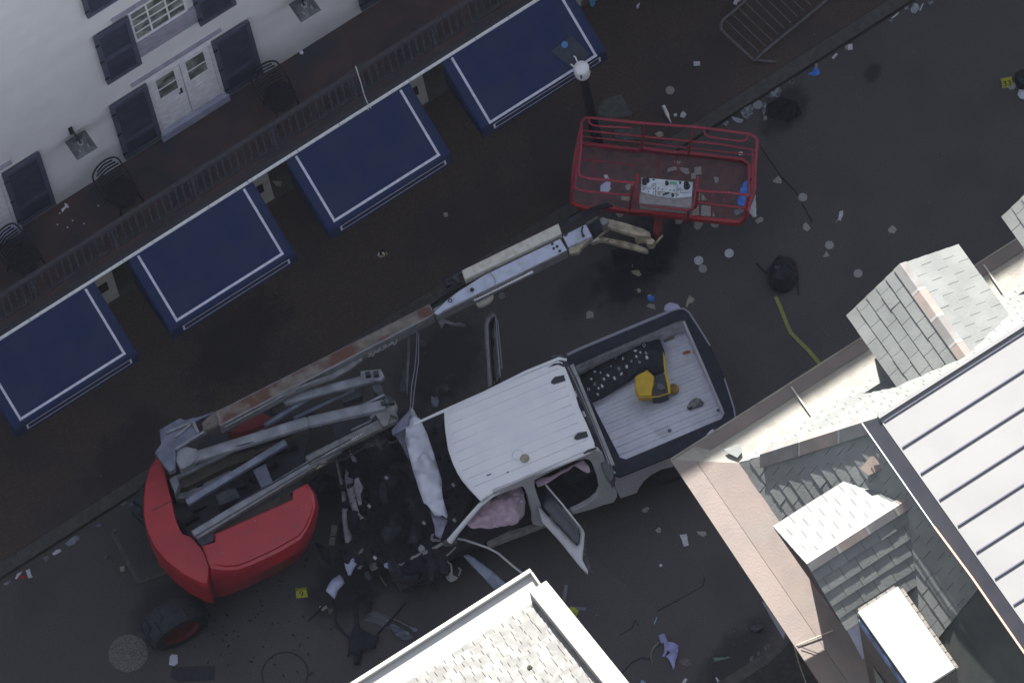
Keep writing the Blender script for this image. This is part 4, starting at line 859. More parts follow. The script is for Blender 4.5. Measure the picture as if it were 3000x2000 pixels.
# control console
con = slab('control_console', C6([(935, 742), (1440, 785), (1430, 1040), (915, 990)]), 2.0, .25, paneltray, bk)
MB().prism([P(x, y, z) for (x, y), z in zip(C6([(940, 740), (1442, 785), (1430, 925), (1270, 942), (1090, 915), (935, 880)]), [2.12, 2.12, 2.05, 2.05, 2.05, 2.05])], (0, 0, -.05)).build('panel_face', panelw, con)
g = MB()
def cl(pts, r=.0035, z=2.10): g.tube([P(x, y, z) for x, y in C6(pts)], r, 4)
cl([(1082, 752), (1076, 915)]); cl([(1292, 770), (1285, 940)]); cl([(945, 830), (1010, 850), (1040, 845), (1045, 805), (1075, 800)]); cl([(1325, 840), (1322, 890), (1425, 885)]); cl([(1080, 875), (1285, 900)])
for x, y in ((960, 855), (1008, 880), (1055, 885), (1060, 820), (1060, 850), (1105, 848), (1145, 855), (1222, 865), (1258, 867), (1305, 855), (1300, 910)): g.box(P(*C6([(x, y)])[0], 2.1), (.012, 0, 0), (0, .006, 0), (0, 0, .003))
g.box(P(*C6([(1178, 900)])[0], 2.1), (.045, -.012, 0), (.004, .012, 0), (0, 0, .004))
g.build('panel_print', inkm, con)
for x, y, r, h in ((970, 790, .04, .14), (1003, 775, .028, .12), (1190, 800, .03, .08), (1320, 795, .02, .04), (1385, 825, .05, .13), (1245, 912, .02, .03), (1058, 765, .02, .02)):
    MB().lathe(P(*C6([(x, y)])[0], 2.1), [(r, -.03), (r, .0), (r*.6, h*.5), (r*.8, h*.8), (r*.4, h)], n=12).build('control_knob', blackp, con, smooth=True)
MB().lathe(P(*C6([(1112, 892)])[0], 2.1), [(.022, -.02), (.022, .015), (.012, .02)], n=12).build('brass_dial', A('brassy', (.35, .27, .15), .5), con)
slab('green_label', C6([(1222, 770), (1285, 778), (1283, 812), (1220, 805)]), 2.115, .006, greenl, con)
rail([(905, 700), (890, 800), (888, 950), (905, 985), (960, 1005), (1200, 1040), (1400, 1060), (1440, 1050), (1460, 1000), (1490, 800), (1495, 730)], [2.3, 2.25, 2.0, 1.95, 1.92, 1.92, 1.92, 1.95, 2.0, 2.25, 2.3], .022)
# things lying in the basket
def card(pts, conv, z, lab, nm='torn_card', m=paperd, cat='card', amp=.003, group=None, th=.002):
    o = psheet(nm, conv(pts), z, m, amp=amp, th=th); tag(o, lab, cat, group); return o
I = lambda pts: pts
bz = ZF+.02
card([(535, 820), (590, 780), (635, 785), (630, 830), (640, 850), (605, 890), (530, 880)], C6, bz, 'crumpled lilac-white tissue on the left side of the red basket floor', 'paper_scrap', A('lilac_paper', (.40, .40, .55), .8), 'paper')
card([(565, 715), (600, 710), (615, 740), (630, 760), (580, 755)], C6, bz, 'small white scrap just above the lilac tissue in the basket', 'paper_scrap', paperw, 'paper')
card([(1460, 640), (1530, 632), (1525, 680), (1535, 710), (1480, 712), (1460, 690)], C6, bz, 'broken speckled card above the control console right corner', group='broken speckled cards')
card([(1425, 700), (1470, 695), (1475, 750), (1430, 755)], C6, bz, 'small card touching the right corner of the control console', group='broken speckled cards')
card([(1650, 735), (1690, 735), (1702, 765), (1680, 795), (1660, 790)], C6, bz, 'bright triangular card in the right half of the basket')
card([(1310, 640), (1400, 650), (1410, 700), (1380, 712), (1330, 680)], C6, bz, 'dull torn card above the console in the basket', group='broken speckled cards')
card([(1200, 650), (1290, 625), (1295, 665), (1250, 672), (1190, 690)], C6, bz, 'thin torn card left of the dull card in the basket', group='broken speckled cards')
card([(1250, 575), (1330, 580), (1310, 610), (1270, 605)], C6, bz, 'narrow pale scrap near the middle of the basket floor')
card([(775, 820), (815, 800), (860, 805), (855, 850), (790, 865)], C6, bz, 'pair of speckled card halves left of the console')
card([(735, 925), (830, 930), (825, 970), (740, 965)], C6, bz, 'beige oblong card below the console left corner', m=papb)
card([(1895, 490), (1935, 487), (1938, 518), (1898, 522)], C6, bz+.01, 'tiny bright square card near the right back rail', m=paperw)
card([(1068, 310), (1120, 282), (1150, 300), (1155, 330), (1110, 350)], C6, .15, 'pinkish folded card behind the back rail of the basket', m=papb)
card([(1490, 885), (1515, 885), (1515, 960), (1490, 965)], C6, bz, 'narrow strip of card right of the console, between the rails', m=papb)
card([(1530, 890), (1585, 965), (1530, 968)], C6, bz, 'triangular card right of the console, between the rails', m=papb)
card([(1420, 1050), (1500, 1010), (1505, 1110), (1415, 1115)], C6, bz, 'beige card left half in the lower right bay of the basket', m=papb)
card([(1525, 1012), (1622, 1020), (1620, 1125), (1520, 1115)], C6, bz, 'big square speckled card in the lower right bay of the basket')
card([(1640, 1065), (1662, 1120), (1640, 1125)], C6, bz, 'sliver of card beside the big square card in the basket')
o = psheet('blue_cloth', C6([(1945, 800), (1980, 780), (2005, 785), (2002, 860), (2000, 920), (1985, 1010), (1950, 1030), (1890, 1015), (1885, 970), (1900, 930), (1915, 850)]), bz+.25, bluec, amp=.04, th=.006); tag(o, 'crumpled blue plastic sheet in the right end of the red basket', 'plastic sheet')
o = psheet('white_bottle', C6([(2040, 890), (2060, 900), (2065, 1000), (2068, 1130), (2035, 1138), (1992, 1070), (2020, 980)]), .5, paperw, amp=.03, th=.02); tag(o, 'flattened white bottle sticking out at the right end of the red basket', 'bottle')
o = psheet('clear_bag', C6([(1840, 1080), (1880, 1040), (1945, 1050), (1945, 1090), (1900, 1110), (1860, 1115)]), bz, clearp, amp=.05, th=.004); tag(o, 'crumpled clear bag in the lower right corner of the red basket', 'bag')
o = MB().lathe(P(*C6([(496, 272)])[0], .16), [(.012, -.02), (.02, 0), (.006, .02)], n=8).build('small_cap', trimw); tag(o, 'tiny white cap under the back left corner of the basket', 'litter')
o = psheet('blue_scrap', C6([(1285, 490), (1330, 484), (1325, 505), (1300, 508)]), bz, A('pale_blue', (.16, .26, .4), .7), amp=.01); tag(o, 'small pale blue scrap by the back kick plate of the basket', 'litter')
# ================================================================ PICKUP TRUCK
TO = P(1735, 1200, 1.2); TO.z = 0
hd_ = radians(9.63-20); tx = Vector((-cos(hd_), -sin(hd_), 0)); ty = Vector((-tx.y, tx.x, 0))
tr = thing('pickup_truck', 'white crew-cab pickup truck with wrecked front end, doors open, roof intact', 'pickup truck', TO)
CW = lambda pts: K(1250, 850, 2.413, pts)
CS = lambda pts: K(1500, 1300, 2.24, pts)
CB = lambda pts: K(1650, 930, 3.336, pts)
CH = lambda pts: K(900, 1150, 2.412, pts)
def T(x, y, z): p = P(x, y, z)-TO; return p.dot(tx), p.dot(ty)
def W(f_, l, z): return Vector((TO.x, TO.y, 0))+tx*f_+ty*l+Vector((0, 0, z))
def tbox(g, f0, f1, l0, l1, z0, z1): return g.box(W((f0+f1)/2, (l0+l1)/2, (z0+z1)/2), tx*abs(f1-f0)/2, ty*abs(l1-l0)/2, (0, 0, abs(z1-z0)/2))
ZRf = 1.93
roofpx = CW([(122, 855), (126, 940), (132, 1000), (150, 1120), (180, 1210), (215, 1285), (250, 1340), (300, 1400), (385, 1490), (480, 1430), (700, 1330), (1000, 1215), (1150, 1150), (1190, 1120), (1183, 1070), (1130, 940), (1075, 820), (1040, 700), (985, 560), (955, 505), (930, 498), (850, 528), (700, 590), (400, 720), (160, 830)])
rt = [P(x, y, ZRf) for x, y in roofpx]
cc = sum(rt, Vector())/len(rt)
g = MB(); n = len(rt); rings = []
for f_, dz in ((1, -.05), (1, -.015), (.97, .008), (.8, .018), (.5, .026), (.02, .03)): rings.append([Vector((cc.x+(p.x-cc.x)*f_, cc.y+(p.y-cc.y)*f_, ZRf+dz)) for p in rt])
roof = loft('cab_roof', rings, truckw, tr, smooth=True)
def inside(p, poly):
    c = False; n = len(poly)
    for i in range(n):
        a, b = poly[i], poly[i-1]
        if (a[1] > p[1]) != (b[1] > p[1]) and p[0] < (b[0]-a[0])*(p[1]-a[1])/(b[1]-a[1])+a[0]: c = not c
    return c
g = MB(); fl_ = [((p-TO).dot(tx), (p-TO).dot(ty)) for p in rt]
for k in range(9):
    l = -.50+k*.145
    ts = [f/50 for f in range(-20, 130) if inside((f/50, l), fl_)]
    if ts: tbox(g, min(ts)+.08, max(ts)-.07, l-.004, l+.004, ZRf+.014, ZRf+.0325)
g.build('roof_rib', A('roof_seam', (.60, .61, .68), .35), roof)
for pts in ([(880, 640), (905, 612), (970, 598), (980, 635), (900, 662), (880, 655)], [(1042, 1035), (1065, 1010), (1130, 995), (1142, 1030), (1065, 1055), (1045, 1050)]):
    slab('roof_slot', CW(pts), ZRf+.036, .02, blackp, roof)
for pts in ([(855, 545), (900, 518), (945, 512), (975, 530), (965, 540), (930, 526), (895, 535)], [(1105, 1150), (1140, 1125), (1200, 1108), (1198, 1120), (1150, 1140), (1115, 1155)]):
    slab('roof_seam_gap', CW(pts), ZRf+.012, .02, blackp, roof)
g = MB(); c = P(*CW([(645, 1165)])[0], ZRf+.03); g.tube([c+Vector((cos(t*pi/12), sin(t*pi/12), 0))*.08 for t in range(24)], .003, 4, True); g.build('stain_ring', A('faint_ring', (.42, .44, .52), .6), roof)
for a, b in (((425, 1308), (455, 1298)), ((565, 1288), (580, 1282))): p, q = [P(x, y, ZRf+.03) for x, y in CW([a, b])]; MB().beam(p, q, .012, .008).build('scratch', inkm, roof)
o = MB().lathe(P(*CW([(693, 1188)])[0], ZRf+.033), [(.066, 0), (.068, .004), (.001, .006)], n=20).build('speckled_disc', papb); tag(o, 'beige round card lying on the white truck roof', 'disc')
# roof rails / drip edges
g = MB(); g.tube([P(x, y, 1.9) for x, y in [(1212, 1243), (1240, 1230), (1300, 1203), (1420, 1150), (1540, 1090), (1638, 1050), (1660, 1054)]], [.018, .02, .024, .026, .026, .026, .02], 8); g.build('roof_rail', truckw, tr, smooth=True)
# side of cab: sloping plane through roof edge and sill
pA, pB, pC = P(1449, 1448, 1.88), P(1743, 1318, 1.88), P(1805, 1478, .5); nS = (pB-pA).cross(pC-pA).normalized()
if nS.dot(ty) < 0: nS = -nS
def side(name, pts, conv=CS, m=truckside, th=.05, parent=None, off=0., bevel=.012):
    q = [PP(x, y, pA+nS*off, nS) for x, y in conv(pts)]; return MB().prism(q, -nS*th).build(name, m, parent or tr, bevel=bevel)
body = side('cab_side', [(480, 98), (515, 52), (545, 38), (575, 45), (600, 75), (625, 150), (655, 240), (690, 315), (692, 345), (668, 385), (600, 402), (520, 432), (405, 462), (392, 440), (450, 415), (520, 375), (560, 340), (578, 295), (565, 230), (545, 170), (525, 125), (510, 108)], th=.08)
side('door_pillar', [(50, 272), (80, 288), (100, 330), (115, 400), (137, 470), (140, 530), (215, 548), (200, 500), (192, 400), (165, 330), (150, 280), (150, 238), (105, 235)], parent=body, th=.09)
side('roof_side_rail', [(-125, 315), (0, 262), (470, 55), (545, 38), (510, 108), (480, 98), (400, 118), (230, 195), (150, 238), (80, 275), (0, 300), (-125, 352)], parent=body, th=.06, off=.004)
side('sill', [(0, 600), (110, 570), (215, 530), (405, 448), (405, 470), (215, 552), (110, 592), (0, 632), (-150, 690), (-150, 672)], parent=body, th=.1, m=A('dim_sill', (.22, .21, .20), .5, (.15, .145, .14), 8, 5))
g = MB(); g.tube([P(x, y, z) for x, y, z in [(1478, 1428, 1.88), (1440, 1452, 1.86), (1405, 1480, 1.78), (1370, 1520, 1.62), (1335, 1562, 1.42), (1318, 1584, 1.3)]], [.03, .032, .035, .038, .042, .05], 8); g.build('windscreen_pillar', truckw, tr, smooth=True)
# cab interior
g = MB(); tbox(g, .12, 2.9, -.95, 1.0, .45, .62); g.build('cab_floor', liningd, tr)
g = MB(); tbox(g, .12, .2, -.72, .9, .62, 1.55); g.build('cab_back_wall', liningd, tr)
g = MB(); tbox(g, .12, 2.0, -.72, -.66, .6, 1.3); g.build('far_door_sill', liningd, tr)
for l in (-.35, .45):
    g = MB(); tbox(g, 1.15, 1.7, l-.25, l+.25, .8, 1.0); tbox(g, .95, 1.15, l-.25, l+.25, .9, 1.6); g.build('front_seat', A('dark_seat', (.02, .02, .024), .9), tr, bevel=.05)
g = MB(); tbox(g, .25, .75, -.6, .8, .8, 1.0); g.build('rear_seat', A('dark_seat', (.02, .02, .024), .9), tr, bevel=.05)
# airbags
psheet('front_airbag', [(1368, 1538), (1385, 1552), (1440, 1548), (1500, 1540), (1520, 1532), (1528, 1500), (1536, 1450), (1528, 1426), (1505, 1430), (1460, 1453), (1415, 1483), (1385, 1513)], 1.5, airb, tr, amp=.09, fs=4.5, bulge=.06, th=.004, cuts=5)
psheet('front_airbag', [(1528, 1430), (1540, 1470), (1536, 1510), (1522, 1524), (1512, 1500), (1518, 1460)], 1.53, A('dim_airbag', (.20, .16, .18), .9), tr, amp=.05, fs=9, th=.004)
psheet('rear_airbag', CS([(152, 250), (180, 225), (250, 215), (400, 138), (470, 108), (505, 150), (515, 185), (500, 195), (470, 180), (410, 145), (370, 180), (300, 215), (230, 262), (215, 268), (170, 285)]), 1.62, airb, tr, amp=.03, fs=5, bulge=.03, th=.004, cuts=4)
# bed
zr_ = 1.40
outer = [(1652, 1048), (1660, 1038), (1700, 1020), (1850, 957), (1985, 903), (2003, 902), (2018, 912), (2040, 945), (2090, 1030), (2130, 1120), (2152, 1200), (2158, 1240), (2120, 1270), (2060, 1298), (1960, 1338), (1810, 1398), (1795, 1395), (1720, 1210)]
inner = [(1683, 1071), (1800, 1018), (2003, 931), (2060, 1060), (2128, 1220), (1822, 1350), (1750, 1210)]
# rim ring as quads: sample both loops by matching
def resample(l, n):
    l = [Vector((*p, 0)) for p in l]; L = [0]
    for i in range(len(l)): L.append(L[-1]+(l[(i+1) % len(l)]-l[i]).length)
    out = []
    for k in range(n):
        t = L[-1]*k/n
        for i in range(len(l)):
            if L[i] <= t <= L[i+1]: out.append(l[i].lerp(l[(i+1) % len(l)], (t-L[i])/(L[i+1]-L[i]+1e-9))); break
    return [(p.x, p.y) for p in out]
N_ = 72; ci = (1905, 1150)
def radial(l, n=N_):
    out = []
    for k in range(n):
        a = 2*pi*k/n; dx, dy = cos(a), sin(a); best = None
        for i in range(len(l)):
            x1, y1 = l[i][0]-ci[0], l[i][1]-ci[1]; x2, y2 = l[(i+1) % len(l)][0]-ci[0], l[(i+1) % len(l)][1]-ci[1]; ex, ey = x2-x1, y2-y1; den = dx*ey-dy*ex
            if abs(den) < 1e-9: continue
            t = (x1*ey-y1*ex)/den; u = (x1*dy-y1*dx)/den
            if t > 0 and -1e-6 <= u <= 1+1e-6 and (best is None or t > best): best = t
        out.append((ci[0]+dx*best, ci[1]+dy*best))
    return out
Ro, Ri = radial(outer), radial(inner)
g = MB(); lo_ = [P(x, y, zr_) for x, y in Ro]; li_ = [P(x, y, zr_) for x, y in Ri]
g.v = lo_+li_+[p-Vector((0, 0, .05)) for p in lo_]+[p-Vector((0, 0, .05)) for p in li_]
for k in range(N_):
    k2 = (k+1) % N_; g.f += [(k, k2, N_+k2, N_+k), (2*N_+k, 3*N_+k, 3*N_+k2, 2*N_+k2), (k, 2*N_+k, 2*N_+k2, k2), (N_+k, N_+k2, 3*N_+k2, 3*N_+k)]
rm = g.build('bed_rail', trimb, tr)
g = MB(); g.tube([P(x, y, zr_+.004) for x, y in [(1662, 1039), (1700, 1021), (1850, 958), (1960, 913)]], .022, 6); g.tube([P(x, y, zr_+.004) for x, y in [(1960, 913), (1985, 905), (2003, 904), (2018, 914), (2048, 960), (2080, 1012)]], .012, 6); g.tube([P(x, y, zr_+.004) for x, y in [(2122, 1108), (2136, 1150), (2150, 1195), (2156, 1232)]], .011, 6)
g.build('bed_edge', A('greyish_white_paint', (.22, .22, .28), .5), rm)
# bed inner walls and floor
g = MB(); zf = .86; a = li_; b = [p-Vector((0, 0, zr_-zf)) for p in li_]
g.v = [p-Vector((0, 0, .012)) for p in a]+b
for k in range(N_): k2 = (k+1) % N_; g.f.append((k, k2, N_+k2, N_+k))
wl_ = g.build('bed_wall', A('bed_wall_paint', (.40, .40, .44), .6, (.22, .215, .23), 7, 6, .45, .66), tr)
MB().prism(b, (0, 0, -.04)).build('bed_floor', bedw, tr)
fb_ = [((p-TO).dot(tx), (p-TO).dot(ty)) for p in b]; f0, f1 = min(p[0] for p in fb_), max(p[0] for p in fb_); l0, l1 = min(p[1] for p in fb_), max(p[1] for p in fb_)
g = MB()
for k in range(13):
    l = l0+(k+.5)*(l1-l0)/13; ts = [f/50 for f in range(-100, 20) if inside((f/50, l), fb_)]
    if ts:
        fa, fz_ = min(ts)+.02, max(ts)-.02; w2 = (l1-l0)/13*.28
        g.add([W(fa, l-w2, zf), W(fa, l-w2*.6, zf+.014), W(fa, l+w2*.6, zf+.014), W(fa, l+w2, zf), W(fz_, l-w2, zf), W(fz_, l-w2*.6, zf+.014), W(fz_, l+w2*.6, zf+.014), W(fz_, l+w2, zf)], [(0, 1, 5, 4), (1, 2, 6, 5), (2, 3, 7, 6), (0, 4, 7, 3)])
g.build('floor_rib', bedw, tr)
sideb = [(655, 200), (720, 180), (1000, 70), (1140, 5), (1330, -80), (1330, 60), (1140, 130), (1060, 150), (980, 168), (920, 200), (870, 240), (835, 290), (820, 322), (712, 358), (690, 310)]
q_ = K(1500, 1300, 2.24, sideb); n2 = (ty+Vector((0, 0, .12))).normalized(); a2 = P(1797, 1395, 1.34)
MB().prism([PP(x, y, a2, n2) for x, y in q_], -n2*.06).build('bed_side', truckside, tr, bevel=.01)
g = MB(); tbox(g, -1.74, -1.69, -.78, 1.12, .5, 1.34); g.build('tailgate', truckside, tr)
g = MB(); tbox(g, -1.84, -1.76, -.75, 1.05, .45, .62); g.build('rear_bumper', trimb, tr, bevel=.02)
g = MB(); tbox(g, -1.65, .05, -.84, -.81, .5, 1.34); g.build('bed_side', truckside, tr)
# front bar between cab and bed
def strip3(name, pts, z, th, m, conv=I, parent=None): return slab(name, conv(pts), z, th, m, parent or tr, bevel=.004)
strip3('bed_front_cap', [(1669, 1070), (1680, 1064), (1801, 1360), (1788, 1364)], 1.44, .05, A('dull_white_cap', (.36, .36, .36), .5, (.28, .28, .28), 8, 5))
strip3('rear_window', [(1640, 1052), (1658, 1050), (1690, 1110), (1800, 1385), (1790, 1410), (1770, 1380), (1745, 1318), (1706, 1215), (1681, 1140)], 1.55, .3, A('rear_glass', (.018, .019, .03), .12))
g = MB(); g.tube([P(x, y, 1.6) for x, y in [(1664, 1075), (1700, 1150), (1740, 1245), (1785, 1360)]], .008, 6); g.build('window_trim', A('greyish_white_paint', (.22, .22, .28), .5), tr)
for a, b in (((1683, 1146), (1690, 1162)), ((1708, 1204), (1715, 1220))): MB().beam(P(*a, 1.62), P(*b, 1.62), .03, .02).build('latch', paperw, tr)
MB().prism([P(1612, 1044, 1.55), P(1645, 1037, 1.55), P(1655, 1050, 1.5), P(1640, 1050, 1.5)], (0, 0, -.05)).build('corner_piece', A('lilac_plate', (.15, .16, .225), .5), tr)
strip3('bed_corner_rust', [(1765, 1265), (1786, 1290), (1800, 1325), (1822, 1350), (1800, 1352)], 1.0, .02, A('rust_brown', (.10, .085, .07), .8, (.05, .045, .04), 12, 5))
# wheels of the truck
wheel(W(-.78, .93, .42), -ty, .41, .28, tr, A('dark_rim', (.03, .03, .035), .5), tread=False)
wheel(W(-.78, -.78, .42), ty, .41, .28, tr, A('dark_rim', (.03, .03, .035), .5), tread=False)
wheel(W(3.12, 1.02, .42), (-ty+Vector((0, 0, .25))).normalized(), .41, .28, tr, A('dark_rim', (.03, .03, .035), .5), tread=False)
wheel(W(3.1, -.78, .42), ty, .41, .28, tr, A('dark_rim', (.03, .03, .035), .5), tread=False)
# doors
psheet('rear_door', CS([(170, 415), (176, 408), (300, 540), (425, 672), (440, 655), (450, 600), (440, 570), (452, 545), (478, 590), (470, 680), (462, 762), (500, 835), (495, 858), (440, 800), (330, 660), (240, 560), (200, 520)]), 1.2, truckside, tr, amp=.003, th=.03)
g = MB(); g.tube([P(x, y, z) for (x, y), z in zip(CS([(215, 258), (240, 290), (330, 395), (445, 540), (470, 575)]), [1.6, 1.6, 1.6, 1.58, 1.5])], .013, 6); g.build('door_window_frame', truckside, tr)
psheet('door_glass', CS([(190, 400), (216, 262), (330, 398), (445, 545), (440, 572), (445, 640), (430, 668)]), 1.3, A('dark_glass_sheet', (.022, .024, .034), .2), tr, amp=.002, th=.006)
psheet('door_edge_trim', CS([(478, 620), (490, 700), (500, 760), (525, 830), (540, 855), (510, 850), (480, 790), (465, 700)]), .9, A('chewed_door_edge', (.12, .11, .11), .8, (.05, .05, .055), 20, 5), tr, amp=.03)
g = MB(); g.tube([P(x, y, z) for x, y, z in [(1340, 1577, 1.2), (1362, 1581, 1.2), (1395, 1592, 1.22), (1430, 1604, 1.2), (1460, 1620, 1.15), (1500, 1655, 1.05), (1570, 1710, .95)]], .016, 7); g.build('front_door_frame', truckside, tr)
g = MB(); g.tube([P(x, y, .6) for x, y in [(1434, 1600), (1465, 1585), (1500, 1572)]], .022, 6); g.build('sill', A('dim_sill', (.22, .21, .20), .5), tr)
psheet('front_door', [(1358, 1628), (1372, 1624), (1395, 1638), (1430, 1665), (1460, 1688), (1485, 1712), (1450, 1728), (1415, 1690), (1385, 1660)], .9, A('blue_grey_panel', (.17, .19, .26), .4, (.11, .12, .17), 7, 5), tr, amp=.02, th=.02)
# far side doors (open towards the sidewalk)
CF = lambda pts: K(1150, 950, 5.226, pts)
psheet('far_rear_door', [(1418, 958), (1424, 930), (1436, 915), (1448, 916), (1452, 925), (1440, 932), (1430, 950), (1433, 1010), (1437, 1080), (1442, 1130), (1430, 1135), (1426, 1060), (1420, 1000)], 1.35, A('grey_door_frame', (.13, .13, .15), .5, (.09, .09, .105), 7, 5), tr, amp=.004, th=.02)
psheet('far_rear_door_glass', [(1436, 945), (1446, 930), (1454, 980), (1462, 1060), (1464, 1120), (1446, 1128), (1440, 1060)], 1.2, A('very_dark_glass', (.008, .009, .014), .2), tr, amp=.002, th=.006)
g = MB(); g.tube([P(x, y, 1.3) for x, y in [(1452, 922), (1455, 960), (1459, 1020), (1464, 1075), (1466, 1103)]], .007, 5); g.tube([P(x, y, 1.3) for x, y in [(1458, 935), (1462, 980), (1467, 1030), (1471, 1080)]], .005, 5)
g.tube([P(x, y, 1.4) for x, y in [(1222, 972), (1219, 1040), (1215, 1080), (1206, 1130), (1202, 1196)]], .007, 5); g.tube([P(x, y, 1.4) for x, y in [(1227, 978), (1226, 1060), (1220, 1100), (1213, 1150), (1209, 1196)]], .007, 5); g.build('door_seal', A('greyish_white_paint', (.22, .22, .28), .5), tr)
psheet('far_front_door', CF([(230, 220), (265, 200), (265, 440), (250, 700), (225, 1100), (210, 1050), (215, 700), (222, 500)]), 1.3, A('grey_door_frame', (.13, .13, .15), .5), tr, amp=.004, th=.02)
psheet('far_door_skin', CF([(160, 560), (200, 600), (210, 900), (190, 1040), (90, 1050), (110, 850), (150, 700)]), 1.0, A('dim_door_skin', (.05, .05, .06), .6, (.035, .036, .045), 7, 5), tr, amp=.03, th=.01)
psheet('far_door_trim', CF([(425, 225), (500, 250), (530, 300), (490, 365), (430, 330)]), .6, A('dim_door_skin', (.05, .05, .06), .6), tr, amp=.03)
psheet('step_plate', [(1274, 1165), (1281, 1160), (1287, 1176), (1281, 1192), (1272, 1192), (1263, 1178), (1264, 1160)], .5, A('lilac_plate', (.15, .16, .225), .5), tr, amp=.02)
psheet('floor_mat', CF([(630, 1010), (730, 915), (830, 920), (880, 1010), (760, 1060), (690, 1080), (650, 1060)]), .35, A('dim_mat', (.05, .052, .056), .8, (.03, .032, .04), 14, 6), tr, amp=.04)
psheet('bracket_scrap', CF([(795, 830), (850, 800), (930, 755), (960, 775), (900, 815), (820, 855)]), .3, A('dim_mat', (.05, .052, .056), .8), tr, amp=.03)
# hood and wreck
psheet('folded_hood', CH([(735, 165), (800, 195), (850, 300), (900, 450), (950, 620), (960, 750), (995, 880), (990, 905), (960, 880), (900, 865), (850, 800), (825, 780), (790, 680), (740, 520), (715, 420), (697, 330), (700, 260), (715, 205)]), 1.42, crumpw, tr, amp=.11, fs=4.5, bulge=.10, th=.006, cuts=4)
psheet('hood_tip', CH([(735, 105), (755, 125), (780, 175), (800, 195), (735, 180), (715, 200), (720, 150)]), 1.42, A('dull_white_cap', (.36, .36, .36), .5), tr, amp=.02)
psheet('hood_skin', CH([(605, 255), (650, 205), (735, 110), (725, 180), (700, 260), (695, 330), (715, 420), (720, 480), (680, 400), (640, 330), (605, 280)]), 1.22, crumpl, tr, amp=.04, fs=5)
psheet('hood_skin', CH([(865, 800), (900, 862), (960, 878), (992, 905), (970, 970), (945, 1035), (905, 1010), (900, 940), (880, 880)]), 1.3, A('lilac_hood', (.22, .22, .30), .4, (.16, .16, .22), 6, 5), tr, amp=.04, fs=5)
g = MB(); rr = random.Random(12)
# engine bay: lumpy mass of parts
ebp = [(1000, 1270), (1120, 1235), (1190, 1200), (1235, 1330), (1270, 1450), (1300, 1540), (1290, 1590), (1180, 1640), (1090, 1660), (1010, 1640), (985, 1560), (1020, 1440), (990, 1340)]
slab('engine_bay', ebp, .55, .25, liningd, tr)
def scatter(nm, poly, n, z0, z1, s0, s1, mats, seed, parent):
    rr = random.Random(seed); xs = [p[0] for p in poly]; ys = [p[1] for p in poly]; gs = {m: MB() for m in mats}; k = 0
    while k < n:
        x, y = rr.uniform(min(xs), max(xs)), rr.uniform(min(ys), max(ys))
        if not inside((x, y), poly): continue
        k += 1; c = P(x, y, rr.uniform(z0, z1)); a = rr.uniform(0, pi); s_ = rr.uniform(s0, s1); m = mats[k % len(mats)]; t = rr.random(); tl = rr.uniform(-.5, .5)
        ex = Vector((cos(a), sin(a), tl)).normalized(); ey = Vector((-sin(a), cos(a), rr.uniform(-.4, .4))).normalized(); ez = ex.cross(ey)
        if t < .45: gs[m].box(c, ex*s_, ey*s_*rr.uniform(.3, .8), ez*s_*rr.uniform(.15, .6))
        elif t < .75: gs[m].tube([c-ex*s_*1.6, c+ey*s_*.5, c+ex*s_*1.3+ez*s_*.4, c+ex*s_*2+ey*s_], s_*rr.uniform(.1, .25), 6)
        else: gs[m].lathe(c, [(s_*.5, -s_*.4), (s_*.6, 0), (s_*.5, s_*.3), (s_*.2, s_*.35)], axis=ez, n=12)
    for m in dict.fromkeys(mats): gs[m].build(nm, m, parent)['kind'] = 'stuff'
dim1 = A('engine_grey', (.018, .019, .025), .8, (.027, .028, .035), 10, 6, spec=.2); dim2 = A('engine_dark', (.012, .013, .019), .85, (.018, .019, .026), 10, 6, spec=.1)
scatter('engine_parts', ebp, 300, .55, .92, .012, .075, [liningd, dim2, dim1, dim2, dim2], 4, tr)
cow = [(1230, 1240), (1290, 1215), (1302, 1290), (1330, 1370), (1380, 1440), (1350, 1520), (1320, 1560), (1290, 1450), (1260, 1350)]
slab('dashboard', cow, 1.0, .3, liningd, tr); scatter('dashboard_parts', cow, 60, 1.0, 1.05, .01, .05, [liningd, dim2], 6, tr)
o = None
def bit(nm, pts, z, m, conv=CH, amp=.03, fs=8, th=.005, bulge=0): return psheet(nm, conv(pts), z, m, tr, amp=amp, fs=fs, th=th, bulge=bulge)
crg = A('torn_grey_panel', (.22, .21, .245), .45, (.13, .125, .15), 8, 7, .42, .64, .2, 30)
rr = random.Random(77)
for k in range(28):
    cx_, cy_ = rr.uniform(1000, 1260), rr.uniform(1270, 1600)
    if k > 16: cx_, cy_ = rr.uniform(930, 1010), rr.uniform(1290, 1640)
    if k > 22: cx_, cy_ = rr.uniform(1150, 1290), rr.uniform(1625, 1690)
    n_ = rr.randint(6, 9); R_ = rr.uniform(22, 55); el = rr.uniform(.3, .8); th_ = rr.uniform(0, pi)
    ol = []
    for i in range(n_):
        a_k = 2*pi*i/n_; rad = R_*rr.uniform(.6, 1.3); x_, y_ = rad*cos(a_k), rad*el*sin(a_k); ol.append((cx_+x_*cos(th_)-y_*sin(th_), cy_+x_*sin(th_)+y_*cos(th_)))
    psheet('crushed_panel', ol, (.9 if k <= 16 or k > 22 else .35)+rr.uniform(0, .12), [liningd, dim2, dim1][k % 3], tr, amp=.10, fs=7, bulge=.05, th=.006, seed=k, cuts=3)
bit('torn_fender', [(265, 600), (275, 540), (310, 492), (335, 570), (322, 640), (340, 700), (352, 790), (372, 860), (405, 885), (388, 892), (372, 900), (350, 930), (335, 880), (305, 790), (282, 700)], 1.0, crg)
bit('torn_fender', [(337, 610), (362, 598), (378, 640), (397, 670), (378, 720), (388, 790), (365, 800), (345, 730), (330, 660)], 1.08, crg)
